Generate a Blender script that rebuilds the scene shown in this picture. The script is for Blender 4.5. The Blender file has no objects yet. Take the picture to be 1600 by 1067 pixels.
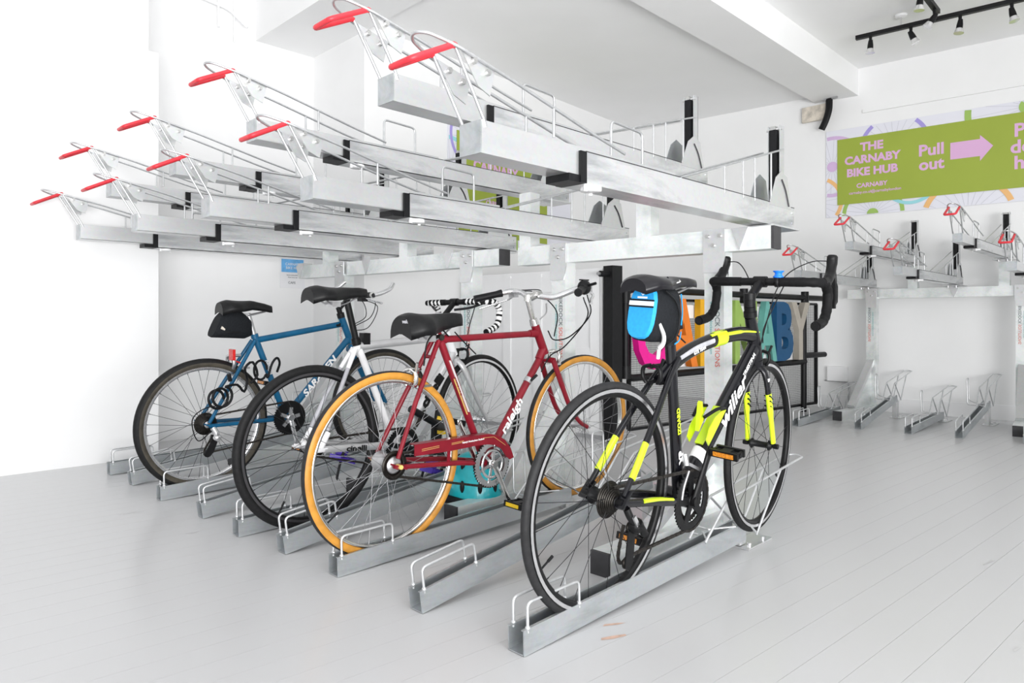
import bpy, math, random
from mathutils import Vector, Matrix
random.seed(7)
PI = math.pi
D = bpy.data
SC = bpy.context.scene
COL = SC.collection

# ---------------------------------------------------------------- camera, world, lights, exposure
cam_d = D.cameras.new('camera'); cam = D.objects.new('camera', cam_d); COL.objects.link(cam)
cam.location = (0, 0, 0.86); cam.rotation_euler = (PI/2, 0, math.radians(-45))
cam_d.sensor_width = 36; cam_d.lens = 1084*36/1600; cam_d.shift_y = -32.5/1600
cam_d.clip_start = 0.02; cam_d.clip_end = 100
SC.camera = cam
W = D.worlds.new('World'); SC.world = W; W.use_nodes = True
bg = W.node_tree.nodes['Background']
bg.inputs[0].default_value = (0.97, 0.985, 1.0, 1); bg.inputs[1].default_value = 1.35

def area(name, loc, target, sx, sy, power, color=(1, 1, 1), spread=180):
    l = D.lights.new(name, 'AREA'); l.shape = 'RECTANGLE'; l.size = sx; l.size_y = sy; l.energy = power; l.color = color; l.spread = math.radians(spread)
    o = D.objects.new(name, l); COL.objects.link(o); o.location = loc
    o.rotation_euler = (Vector(target)-Vector(loc)).to_track_quat('-Z', 'Y').to_euler()
    return o
# side: shop glazing at the right; front: added fill aimed at the ceiling
area('ceiling_fill_light', (-0.9, -2.4, 0.55), (4.0, 4.3, 3.5), 4.0, 1.5, 128, spread=105)
area('side_window_light', (1.0, -4.5, 1.1), (3.6, 3.0, 1.0), 3.6, 2.0, 175)
SC.view_settings.view_transform = 'Standard'; SC.view_settings.look = 'None'
SC.view_settings.exposure = 0.02; SC.view_settings.gamma = 1.0
SC.view_settings.use_curve_mapping = False

# ---------------------------------------------------------------- materials
def nt(name):
    m = D.materials.new(name); m.use_nodes = True
    return m, m.node_tree, m.node_tree.nodes['Principled BSDF']
def mat(name, col, rough=0.5, metal=0.0, coat=0.0, noise=0.0, scale=20.0, bump=0.0, spec=None, emit=None):
    m, t, b = nt(name)
    b.inputs['Base Color'].default_value = (*col, 1); b.inputs['Roughness'].default_value = rough
    b.inputs['Metallic'].default_value = metal; b.inputs['Coat Weight'].default_value = coat
    b.inputs['Coat Roughness'].default_value = 0.08
    if spec is not None: b.inputs['Specular IOR Level'].default_value = spec
    tc = t.nodes.new('ShaderNodeTexCoord'); n = t.nodes.new('ShaderNodeTexNoise')
    n.inputs['Scale'].default_value = scale; n.inputs['Detail'].default_value = 5
    t.links.new(tc.outputs['Object'], n.inputs['Vector'])
    if noise:
        r = t.nodes.new('ShaderNodeValToRGB')
        lo = [max(0, c*(1-noise)) for c in col]; hi = [min(1, c*(1+noise*0.6)) for c in col]
        r.color_ramp.elements[0].position = 0.35; r.color_ramp.elements[0].color = (*lo, 1)
        r.color_ramp.elements[1].position = 0.65; r.color_ramp.elements[1].color = (*hi, 1)
        t.links.new(n.outputs['Fac'], r.inputs['Fac']); t.links.new(r.outputs['Color'], b.inputs['Base Color'])
    if bump:
        bm = t.nodes.new('ShaderNodeBump'); bm.inputs['Strength'].default_value = bump; bm.inputs['Distance'].default_value = 0.004
        t.links.new(n.outputs['Fac'], bm.inputs['Height']); t.links.new(bm.outputs['Normal'], b.inputs['Normal'])
    return m
def galv(name, hi, lo, sc=9.0, rough=(0.3, 0.5), metal=0.8, dist=0.5, spang=0.05):
    m, t, b = nt(name)
    tc = t.nodes.new('ShaderNodeTexCoord')
    mp = t.nodes.new('ShaderNodeMapping'); mp.inputs['Scale'].default_value = (0.28, 1, 1.3)
    n = t.nodes.new('ShaderNodeTexNoise'); n.inputs['Scale'].default_value = sc; n.inputs['Detail'].default_value = 7; n.inputs['Roughness'].default_value = 0.65
    n.inputs['Distortion'].default_value = dist
    v = t.nodes.new('ShaderNodeTexVoronoi'); v.inputs['Scale'].default_value = 90
    r = t.nodes.new('ShaderNodeValToRGB')
    r.color_ramp.elements[0].position = 0.36; r.color_ramp.elements[0].color = (*lo, 1)
    r.color_ramp.elements[1].position = 0.54; r.color_ramp.elements[1].color = (*hi, 1)
    t.links.new(tc.outputs['Object'], mp.inputs['Vector']); t.links.new(mp.outputs[0], n.inputs['Vector']); t.links.new(tc.outputs['Object'], v.inputs['Vector'])
    t.links.new(n.outputs['Fac'], r.inputs['Fac'])
    mx = t.nodes.new('ShaderNodeMix'); mx.data_type = 'RGBA'; mx.blend_type = 'MULTIPLY'; mx.inputs['Factor'].default_value = spang
    t.links.new(r.outputs['Color'], mx.inputs['A']); t.links.new(v.outputs['Color'], mx.inputs['B'])
    t.links.new(mx.outputs['Result'], b.inputs['Base Color'])
    mr = t.nodes.new('ShaderNodeMapRange'); mr.inputs['To Min'].default_value = rough[1]; mr.inputs['To Max'].default_value = rough[0]
    t.links.new(n.outputs['Fac'], mr.inputs['Value']); t.links.new(mr.outputs[0], b.inputs['Roughness'])
    b.inputs['Metallic'].default_value = metal
    return m
M = {}
M['wall'] = mat('white_wall_paint', (0.90, 0.90, 0.90), 0.6, noise=0.015, scale=3, bump=0.05)
M['ceil'] = mat('ceiling_paint', (0.93, 0.93, 0.93), 0.7, noise=0.015, scale=2)
M['wallb'] = mat('back_wall_paint', (0.88, 0.88, 0.88), 0.6, noise=0.015, scale=3, bump=0.05)
M['door'] = mat('white_gloss_paint', (0.90, 0.90, 0.905), 0.35, noise=0.01, scale=4)
M['galv'] = galv('galvanised_sheet', (0.76, 0.765, 0.77), (0.42, 0.435, 0.45), 5.0, (0.22, 0.44), 0.75)
M['galvs'] = galv('smooth_zinc_sheet', (0.70, 0.705, 0.71), (0.63, 0.64, 0.645), 3.0, (0.26, 0.36), 0.75)
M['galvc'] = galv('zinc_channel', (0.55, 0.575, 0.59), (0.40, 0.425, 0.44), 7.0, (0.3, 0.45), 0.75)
M['galvp'] = galv('post_zinc', (0.84, 0.86, 0.855), (0.62, 0.67, 0.66), 4.0, (0.35, 0.55), 0.5)
M['rod'] = mat('zinc_rod', (0.60, 0.61, 0.62), 0.33, 0.85, noise=0.08, scale=40)
M['wire'] = mat('zinc_wire', (0.64, 0.65, 0.66), 0.36, 0.7, noise=0.08, scale=40)
M['bolt'] = mat('bright_bolt', (0.58, 0.58, 0.57), 0.3, 0.9, noise=0.1, scale=60)
M['redgrip'] = mat('red_grip', (0.66, 0.03, 0.045), 0.42, noise=0.08, scale=50)
M['black'] = mat('black_plastic', (0.007, 0.007, 0.008), 0.45, spec=0.22, noise=0.2, scale=60)
M['blackm'] = mat('black_metal_paint', (0.008, 0.008, 0.009), 0.45, spec=0.25, noise=0.2, scale=30, bump=0.05)
M['cap'] = mat('grey_black_cap', (0.035, 0.034, 0.037), 0.6, noise=0.15, scale=30)
M['rubber'] = mat('tyre_rubber', (0.009, 0.009, 0.0095), 0.62, spec=0.25, noise=0.3, scale=70, bump=0.25)
M['rubberg'] = mat('grey_worn_tyre', (0.019, 0.019, 0.020), 0.6, spec=0.3, noise=0.25, scale=60, bump=0.2)
M['rubberb'] = mat('dusty_brown_sidewall', (0.055, 0.047, 0.034), 0.7, noise=0.35, scale=30, bump=0.1)
M['gum'] = mat('amber_sidewall', (0.52, 0.235, 0.030), 0.5, noise=0.18, scale=24)
M['alu'] = mat('polished_aluminium', (0.80, 0.80, 0.81), 0.24, 0.95, noise=0.06, scale=30)
M['alud'] = mat('dull_aluminium', (0.55, 0.55, 0.56), 0.38, 0.9, noise=0.1, scale=30)
M['chrome'] = mat('worn_chrome', (0.80, 0.79, 0.77), 0.15, 1.0, noise=0.12, scale=50)
M['steel'] = mat('spoke_steel', (0.30, 0.30, 0.31), 0.35, 0.7)
M['blackspoke'] = mat('black_spoke', (0.010, 0.010, 0.011), 0.4, 0.3)
M['chain'] = mat('oily_chain', (0.05, 0.045, 0.04), 0.45, 0.8, noise=0.4, scale=120)
M['cog'] = mat('dark_sprocket', (0.030, 0.027, 0.024), 0.4, 0.85, noise=0.4, scale=90)
M['carbon'] = mat('gloss_black_paint', (0.005, 0.005, 0.007), 0.25, coat=0.15, spec=0.3, noise=0.15, scale=30)
M['matteblack'] = mat('satin_black', (0.006, 0.006, 0.0065), 0.42, spec=0.22, noise=0.15, scale=40)
M['tape'] = mat('black_bar_tape', (0.006, 0.006, 0.0065), 0.7, spec=0.2, noise=0.25, scale=80, bump=0.3)
M['neon'] = mat('neon_yellow_paint', (0.60, 0.80, 0.012), 0.3, coat=0.4, noise=0.03, scale=20)
M['whitep'] = mat('white_decal', (0.86, 0.86, 0.86), 0.4)
M['greyp'] = mat('silver_decal', (0.42, 0.42, 0.45), 0.4, noise=0.15, scale=30)
M['red'] = mat('cherry_red_paint', (0.20, 0.004, 0.014), 0.4, coat=0.12, spec=0.35, noise=0.15, scale=18)
M['gold'] = mat('gold_line_decal', (0.75, 0.52, 0.16), 0.4)
M['blue'] = mat('petrol_blue_paint', (0.001, 0.092, 0.20), 0.4, coat=0.12, spec=0.35, noise=0.15, scale=14)
M['silverp'] = mat('silver_frame_paint', (0.60, 0.60, 0.61), 0.3, 0.5, coat=0.3, noise=0.05, scale=20)
M['whitef'] = mat('pearl_white_paint', (0.80, 0.80, 0.81), 0.28, coat=0.5, noise=0.04, scale=20)
M['amber'] = mat('amber_reflector', (0.62, 0.22, 0.02), 0.2, noise=0.3, scale=150, bump=0.2)
M['yellowr'] = mat('yellow_reflector', (0.75, 0.50, 0.01), 0.3, noise=0.1, scale=80)
M['redr'] = mat('red_reflector', (0.62, 0.02, 0.02), 0.25, noise=0.2, scale=150)
M['leather'] = mat('black_saddle_vinyl', (0.008, 0.008, 0.0085), 0.45, spec=0.25, noise=0.2, scale=60, bump=0.08)
M['gloss'] = mat('glossy_saddle', (0.007, 0.0065, 0.009), 0.3, coat=0.1, spec=0.3, noise=0.1, scale=40)
M['fabric'] = mat('black_bag_fabric', (0.010, 0.0115, 0.014), 0.8, spec=0.2, noise=0.3, scale=160, bump=0.2)
M['cyan'] = mat('sky_blue_bag_fabric', (0.015, 0.32, 0.72), 0.6, noise=0.08, scale=120, bump=0.1)
M['bluelamp'] = mat('bright_blue_rubber', (0.01, 0.19, 0.85), 0.4, noise=0.05, scale=50)
M['purple'] = mat('purple_pedal', (0.09, 0.05, 0.42), 0.3, 0.3, noise=0.15, scale=60)
M['teal'] = mat('teal_shell', (0.0, 0.36, 0.41), 0.35, coat=0.3, noise=0.1, scale=40)
M['banner'] = mat('banner_pale', (0.80, 0.80, 0.87), 0.5, noise=0.02, scale=3)
M['green'] = mat('banner_green', (0.33, 0.41, 0.045), 0.5, noise=0.03, scale=3)
M['pink'] = mat('banner_pink', (0.72, 0.43, 0.68), 0.5)
for n, c in (('mauve', (0.66, 0.47, 0.72)), ('violet', (0.38, 0.32, 0.72)), ('aqua', (0.32, 0.68, 0.74)), ('lime', (0.34, 0.52, 0.12)), ('palelime', (0.62, 0.74, 0.42)), ('orange2', (0.86, 0.50, 0.20)), ('spokeline', (0.60, 0.60, 0.66))):
    M[n] = mat('banner_'+n, c, 0.5)
M['poster'] = mat('poster_blue', (0.16, 0.46, 0.83), 0.4, noise=0.12, scale=30)
M['paper'] = mat('white_paper', (0.85, 0.85, 0.87), 0.5)
M['ink'] = mat('dark_ink', (0.10, 0.12, 0.13), 0.5)
M['inkteal'] = mat('teal_ink', (0.12, 0.42, 0.42), 0.5)
M['inkred'] = mat('red_ink', (0.70, 0.14, 0.10), 0.5)
for n, c in (('L_C', (0.80, 0.004, 0.28)), ('L_A', (0.78, 0.20, 0.015)), ('L_R', (0.76, 0.39, 0.008)), ('L_N', (0.30, 0.46, 0.10)), ('L_T', (0.14, 0.42, 0.37)), ('L_B', (0.003, 0.075, 0.19)), ('L_Y', (0.46, 0.42, 0.36))):
    M[n] = mat('letter_'+n[2:].lower(), c, 0.55, noise=0.06, scale=15)
M['beige'] = mat('stained_board', (0.66, 0.60, 0.52), 0.7, noise=0.3, scale=14)
M['lens'] = mat('lamp_glass', (0.8, 0.8, 0.8), 0.1, 0.6)
def floor_mat():
    m, t, b = nt('grey_floor_paint')
    tc = t.nodes.new('ShaderNodeTexCoord'); n = t.nodes.new('ShaderNodeTexNoise'); n.inputs['Scale'].default_value = 1.3; n.inputs['Detail'].default_value = 6
    n2 = t.nodes.new('ShaderNodeTexNoise'); n2.inputs['Scale'].default_value = 9; n2.inputs['Detail'].default_value = 8; n2.inputs['Roughness'].default_value = 0.7
    r = t.nodes.new('ShaderNodeValToRGB'); r.color_ramp.elements[0].position = 0.3; r.color_ramp.elements[0].color = (0.585, 0.585, 0.592, 1)
    r.color_ramp.elements[1].position = 0.7; r.color_ramp.elements[1].color = (0.585, 0.585, 0.592, 1)
    t.links.new(tc.outputs['Object'], n.inputs['Vector']); t.links.new(tc.outputs['Object'], n2.inputs['Vector'])
    t.links.new(n.outputs['Fac'], r.inputs['Fac']); t.links.new(r.outputs['Color'], b.inputs['Base Color'])
    mr = t.nodes.new('ShaderNodeMapRange'); mr.inputs['From Min'].default_value = 0.3; mr.inputs['From Max'].default_value = 0.7
    mr.inputs['To Min'].default_value = 0.26; mr.inputs['To Max'].default_value = 0.27
    t.links.new(n2.outputs['Fac'], mr.inputs['Value']); t.links.new(mr.outputs[0], b.inputs['Roughness'])
    return m
M['floor'] = floor_mat()
M['seam'] = mat('floor_seam_dirt', (0.53, 0.53, 0.53), 0.8, noise=0.1, scale=8)
M['scuff'] = mat('orange_scuff', (0.62, 0.42, 0.33), 0.6, noise=0.2, scale=40)

# ---------------------------------------------------------------- mesh helpers
def V(*a): return Vector(a if len(a) > 1 else a[0])
class MB:
    def __init__(s): s.v = []; s.f = []; s.sm = []
    def add(s, vs, fs, smooth=False):
        o = len(s.v); s.v += [Vector(p) for p in vs]
        for f in fs: s.f.append([i+o for i in f]); s.sm.append(smooth)
        return s
    def tube(s, path, r, n=8, cap=True, e=(1, 1), ref=None, closed=False, smooth=True):
        P = [Vector(p) for p in path]; N = len(P)
        rs = r if isinstance(r, (list, tuple)) else [r]*N
        T = []
        for i in range(N):
            if closed: t = P[(i+1) % N]-P[i-1]
            else: t = P[min(i+1, N-1)]-P[max(i-1, 0)]
            T.append(t.normalized() if t.length > 1e-9 else Vector((0, 0, 1)))
        a = None; vs = []
        for i in range(N):
            t = T[i]
            if ref is not None:
                a = Vector(ref)-t*Vector(ref).dot(t)
            else:
                if a is None:
                    h = Vector((0, 0, 1)) if abs(t.z) < 0.9 else Vector((1, 0, 0)); a = h.cross(t)
                a = a-t*a.dot(t)
            if a.length < 1e-6: a = t.orthogonal()
            a = a.normalized(); b = t.cross(a)
            for k in range(n):
                th = 2*PI*k/n
                vs.append(P[i]+a*(math.cos(th)*rs[i]*e[0])+b*(math.sin(th)*rs[i]*e[1]))
        fs = []
        for i in range(N if closed else N-1):
            j = (i+1) % N
            for k in range(n):
                l = (k+1) % n; fs.append((i*n+k, i*n+l, j*n+l, j*n+k))
        s.add(vs, fs, smooth)
        if cap and not closed:
            s.add(vs[:n], [tuple(reversed(range(n)))]); s.add(vs[-n:], [tuple(range(n))])
        return s
    def box(s, c, d, R=None):
        c = Vector(c); vs = []
        for x in (-.5, .5):
            for y in (-.5, .5):
                for z in (-.5, .5):
                    p = Vector((x*d[0], y*d[1], z*d[2]))
                    if R is not None: p = R @ p
                    vs.append(c+p)
        return s.add(vs, [(0, 1, 3, 2), (4, 6, 7, 5), (0, 4, 5, 1), (2, 3, 7, 6), (0, 2, 6, 4), (1, 5, 7, 3)])
    def bar(s, a, b, w, h, up=(0, 0, 1)):
        a, b = Vector(a), Vector(b); x = (b-a); L = x.length; x = x.normalized(); u = Vector(up); y = u.cross(x)
        if y.length < 1e-6: y = x.orthogonal()
        y.normalize(); z = x.cross(y); R = Matrix((x, y, z)).transposed()
        return s.box((a+b)/2, (L, w, h), R)
    def prism(s, poly, o, u, v, w, depth, smooth=False):
        """polygon in (u,v) at o, extruded along w by depth (centred)"""
        o, u, v, w = Vector(o), Vector(u), Vector(v), Vector(w); n = len(poly)
        A = [o+u*p[0]+v*p[1]-w*depth/2 for p in poly]; B = [p+w*depth for p in A]
        s.add(A+B, [tuple(reversed(range(n))), tuple(range(n, 2*n))])
        s.add(A+B, [(i, (i+1) % n, n+(i+1) % n, n+i) for i in range(n)], smooth)
        return s
    def lathe(s, prof, c, ax=(0, 1, 0), n=32, closed=True, smooth=True):
        """prof: (radius, offset along axis)"""
        ax = Vector(ax).normalized(); a = ax.orthogonal().normalized() if abs(ax.y) < .99 else Vector((1, 0, 0)); b = ax.cross(a); c = Vector(c); m = len(prof); vs = []
        for k in range(n):
            t = 2*PI*k/n; d = a*math.cos(t)+b*math.sin(t)
            for r, h in prof: vs.append(c+d*r+ax*h)
        fs = []
        for k in range(n):
            l = (k+1) % n
            for i in range(m if closed else m-1):
                j = (i+1) % m; fs.append((k*m+i, l*m+i, l*m+j, k*m+j))
        return s.add(vs, fs, smooth)
    def cyl(s, a, b, r, n=12): return s.tube([a, b], r, n)
    def ring2(s, outer, inner, o, u, v, w, depth):
        """flat ring between two equal-length outlines"""
        o, u, v, w = Vector(o), Vector(u), Vector(v), Vector(w); n = len(outer)
        f = lambda p, d: o+u*p[0]+v*p[1]+w*d
        vs = [f(p, -depth/2) for p in outer]+[f(p, -depth/2) for p in inner]+[f(p, depth/2) for p in outer]+[f(p, depth/2) for p in inner]
        fs = []
        for i in range(n):
            j = (i+1) % n
            fs += [(i, n+i, n+j, j), (2*n+i, 2*n+j, 3*n+j, 3*n+i), (i, j, 2*n+j, 2*n+i), (n+i, 3*n+i, 3*n+j, n+j)]
        return s.add(vs, fs)
    def loft(s, secs, smooth=True, cap=True, closed=True):
        n = len(secs[0]); vs = [p for q in secs for p in q]; fs = []
        for i in range(len(secs)-1):
            for k in range(n if closed else n-1):
                l = (k+1) % n; fs.append((i*n+k, i*n+l, (i+1)*n+l, (i+1)*n+k))
        s.add(vs, fs, smooth)
        if cap: s.add(secs[0], [tuple(reversed(range(n)))]); s.add(secs[-1], [tuple(range(n))])
        return s
    def sphere(s, c, r, n=12, m=8, sc=(1, 1, 1)):
        vs = []; fs = []
        for i in range(m+1):
            t = PI*i/m
            for k in range(n):
                p = 2*PI*k/n; vs.append(Vector(c)+Vector((r*sc[0]*math.sin(t)*math.cos(p), r*sc[1]*math.sin(t)*math.sin(p), r*sc[2]*math.cos(t))))
        for i in range(m):
            for k in range(n): fs.append((i*n+k, (i+1)*n+k, (i+1)*n+(k+1) % n, i*n+(k+1) % n))
        return s.add(vs, fs, True)
    def build(s, name, m, parent=None, X=None, stuff=False, label=None):
        me = D.meshes.new(name); vs = [X @ p for p in s.v] if X is not None else s.v
        me.from_pydata([tuple(p) for p in vs], [], s.f); me.polygons.foreach_set('use_smooth', s.sm)
        me.materials.append(M[m] if isinstance(m, str) else m); me.update()
        o = D.objects.new(name, me); COL.objects.link(o)
        if parent is not None: o.parent = parent
        if stuff: o['kind'] = 'stuff'
        if label: o['label'] = label
        return o
def rnd(path, r=0.02, n=5, closed=False):
    """round the corners of a polyline"""
    P = [Vector(p) for p in path]; out = []
    N = len(P)
    for i in range(N):
        if not closed and i in (0, N-1): out.append(P[i]); continue
        a, b, c = P[i-1], P[i], P[(i+1) % N]
        d = min(r, (a-b).length*.45, (c-b).length*.45)
        p0 = b+(a-b).normalized()*d; p1 = b+(c-b).normalized()*d
        for k in range(n+1):
            t = k/n; out.append(p0*(1-t)**2+b*2*t*(1-t)+p1*t*t)
    return out
def spline(pts, n=6):
    P = [Vector(p) for p in pts]; P = [P[0]*2-P[1]]+P+[P[-1]*2-P[-2]]; out = []
    for i in range(1, len(P)-2):
        for k in range(n):
            t = k/n; a, b, c, d = P[i-1], P[i], P[i+1], P[i+2]
            out.append(0.5*((2*b)+(c-a)*t+(2*a-5*b+4*c-d)*t*t+(3*b-a-3*c+d)*t**3))
    out.append(P[-2]); return out
def lerp(a, b, t): return Vector(a)*(1-t)+Vector(b)*t
def thing(name, label, cat, loc=(0, 0, 0), mtx=None, group=None):
    o = D.objects.new(name, None); COL.objects.link(o); o.empty_display_size = 0.1
    if mtx is not None: o.matrix_world = mtx
    else: o.location = loc
    o['label'] = label; o['category'] = cat
    if group: o['group'] = group
    return o
def tag(o, label, cat, group=None):
    o['label'] = label; o['category'] = cat
    if group: o['group'] = group
    return o
def struct(o): o['kind'] = 'structure'; return o
def dup(root, loc=None, label=None):
    r = root.copy(); COL.objects.link(r)
    if loc is not None: r.location = loc
    if label: r['label'] = label
    for ch in list(root.children):
        c = ch.copy(); COL.objects.link(c); c.parent = r
        for g in list(ch.children):
            d = g.copy(); COL.objects.link(d); d.parent = c
    return r
def text(name, body, size, m, parent, o, u, v, depth=0.0006, bold=0.0, align='CENTER', shear=0.0, sx=1.0, label=None):
    cu = D.curves.new(name, 'FONT'); cu.body = body; cu.size = size; cu.align_x = align; cu.align_y = 'CENTER'; cu.extrude = depth/2; cu.offset = bold; cu.resolution_u = 3; cu.shear = shear
    t = D.objects.new(name+'_tmp', cu); COL.objects.link(t)
    dg = bpy.context.evaluated_depsgraph_get(); dg.update()
    me = D.meshes.new_from_object(t.evaluated_get(dg)); D.objects.remove(t); D.curves.remove(cu)
    u, v = Vector(u).normalized(), Vector(v).normalized(); w = u.cross(v); o = Vector(o)
    for p in me.vertices: p.co = o+u*(p.co.x*sx)+v*p.co.y+w*p.co.z
    me.name = name; me.materials.clear(); me.materials.append(M[m])
    ob = D.objects.new(name, me); COL.objects.link(ob)
    if parent is not None: ob.parent = parent
    if label: ob['label'] = label
    return ob
X3, Y3, Z3 = Vector((1, 0, 0)), Vector((0, 1, 0)), Vector((0, 0, 1))

# ================================================================ ROOM SHELL
def planpoly(name, pts, z0, z1, m):
    b = MB(); n = len(pts)
    if sum(pts[i][0]*pts[(i+1) % n][1]-pts[(i+1) % n][0]*pts[i][1] for i in range(n)) < 0: pts = pts[::-1]
    b.prism(pts, (0, 0, (z0+z1)/2), X3, Y3, Z3, z1-z0)
    return struct(b.build(name, m))
fl = planpoly('floor', [(-3, -5), (9, -5), (9, 7), (-3, 7)], -0.1, -0.004, 'seam')
# painted floorboards running away from the camera, tight seams between them
ang = math.radians(-4); bu = Vector((math.cos(ang), math.sin(ang), 0)); bv = Vector((-math.sin(ang), math.cos(ang), 0))
bw = 0.098
b = MB(); b.prism([(-3.4, -bw/2+.0004), (9.2, -bw/2+.0004), (9.2, bw/2-.0004), (-3.4, bw/2-.0004)], (0, 0, -0.002), bu, bv, Z3, 0.004)
brd = b.build('floor_board', 'floor', fl)
n0 = 0
for i in range(-52, 66):
    o = brd if n0 == 0 else brd.copy()
    if n0: COL.objects.link(o); o.parent = fl
    o.location = bv*(bw*i); n0 += 1
def scuff(pts, m):
    b = MB(); b.add([V(x, y, .0006) for x, y in pts], [tuple(range(len(pts)))]); return b.build('floor_scuff', m, fl)
scuff([(1.49, 1.150), (1.52, 1.132), (1.560, 1.118), (1.566, 1.126), (1.53, 1.146), (1.50, 1.158)], 'scuff')
scuff([(1.56, 1.20), (1.60, 1.176), (1.625, 1.168), (1.61, 1.182), (1.575, 1.204)], 'scuff')
for x, y, l in ((2.9, .55, .09), (3.3, .22, .05), (1.05, 2.9, .05), (.95, 3.4, .07), (2.2, .35, .04)):
    scuff([(x, y), (x+l*.9, y-l*.15), (x+l, y-l*.10), (x+.004, y+.006)], 'seam')
# left wall: pier with thicker lower cladding, then an alcove
wl = planpoly('wall_left', [(-3, 4.73), (1.477, 4.73), (1.477, 5.4), (-3, 5.4)], 0, 3.7, 'wall')
b = MB(); b.box((-.735, 5.05, 1.28), (4.53, .68, 2.56)); b.build('lower_cladding', 'wall', wl)
planpoly('wall_alcove', [(1.4, 5.26), (3.0, 5.26), (3.0, 5.6), (1.4, 5.6)], 0, 3.7, 'wall')
planpoly('wall_side', [(2.92, 4.50), (7.05, 4.78), (7.05, 5.6), (2.92, 5.6)], 0, 3.11, 'wallb')
wd = Vector((-.105, .994, 0)); wp = Vector((7.15, 2.14, 0)); wn = Vector((-.994, -.105, 0))
def wpt(s, off=0.0, z=0.0): p = wp+wd*s+wn*off; return Vector((p.x, p.y, z))
a0, a1, a2, a3 = wpt(-7.5), wpt(3.2), wpt(3.2, -.3), wpt(-7.5, -.3)
planpoly('wall_back', [(p.x, p.y) for p in (a0, a1, a2, a3)], 0, 3.7, 'wallb')
q = [wpt(-7.5, .015), wpt(2.7, .015), wpt(2.7, 0), wpt(-7.5, 0)]
planpoly('baseboard_back', [(p.x, p.y) for p in q], 0, 0.13, 'door')
q = [wpt(-7.5, .02), wpt(.2, .02), wpt(.2, 0), wpt(-7.5, 0)]
planpoly('trim_1', [(p.x, p.y) for p in q], 2.86, 2.885, 'wallb')
planpoly('ceiling', [(2.92, 2.77), (7.4, 2.77), (7.2, 5.6), (2.92, 5.6)], 3.11, 3.3, 'ceil')
planpoly('ceiling_right_bay', [(2.3, -5), (8.2, -5), (7.3, 2.38), (2.3, 2.38)], 3.30, 3.45, 'ceil')
planpoly('ceiling_left_bay', [(-2.2, -5), (2.43, -5), (2.43, 5.6), (-2.2, 5.6)], 3.6, 3.75, 'ceil')
planpoly('ceiling_beam', [(2.43, 2.38), (7.35, 2.38), (7.3, 2.77), (2.43, 2.77)], 3.04, 3.6, 'ceil')
planpoly('ceiling_cross_beam', [(2.42, -5), (2.92, -5), (2.92, 5.4), (2.42, 5.4)], 3.05, 3.62, 'wall')

planpoly('light_block_wall_front', [(-2.75, 1.6), (-2.45, 1.6), (-2.45, 5.4), (-2.75, 5.4)], 0, 3.7, 'wall')  # unseen wall, added to block sky light from the left pier
planpoly('light_block_wall_right', [(2.8, -3.6), (5.6, -3.6), (5.6, -3.9), (2.8, -3.9)], 0, 3.7, 'wall')  # unseen short wall, added to cut sky reflections in the zinc trays
# white pipes high on the alcove wall
t = thing('wall_pipe', 'white painted pipe run high on the alcove wall at upper left', 'pipe', (1.9, 5.2, 3.0))
MB().tube(rnd([(-.35, .03, .28), (.30, .03, .22), (.42, -.02, .10)], .05), .012, 8).build('horizontal_pipe', 'door', t)
MB().tube([(.22, .03, .52), (.22, .03, .06)], .009, 8).build('upright_pipe', 'door', t)
MB().tube([(.34, .03, .52), (.34, .03, -.02)], .006, 8).build('thin_upright_pipe', 'door', t)
# poster on alcove wall
def onwall_x(px, py, Yp):
    a = (px-800)/1084; k = Yp/(.7071*(1-a)); return Vector((.7071*(1+a)*k, Yp, .86-(py-501)/1084*k))
p0, p1 = onwall_x(438.5, 404, 5.255), onwall_x(475.5, 450, 5.255)
t = thing('notice_sheet', 'white notice sheet with a blue printed panel on the alcove wall', 'notice', (p0.x, 5.258, p1.z))
w_, h_ = p1.x-p0.x, p0.z-p1.z
MB().box((w_/2, 0, h_/2), (w_*1.04, .003, h_*1.04)).build('paper', 'paper', t)
MB().box((w_/2, -.002, h_*.77), (w_*.93, .002, h_*.46)).build('blue_panel', 'poster', t)
text('lettering', 'CARNABY', h_*.13, 'whitep', t, (w_*.52, -.0045, h_*.82), X3, Z3); text('lettering', 'BIKE HUB', h_*.13, 'whitep', t, (w_*.52, -.0045, h_*.69), X3, Z3)
text('small_print', 'Secure cycle parking', h_*.055, 'ink', t, (w_*.5, -.003, h_*.44), X3, Z3)
text('small_print', 'Open every day', h_*.055, 'ink', t, (w_*.5, -.003, h_*.36), X3, Z3)
text('lettering', 'CAFE', h_*.12, 'ink', t, (w_*.47, -.003, h_*.17), X3, Z3)

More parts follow.
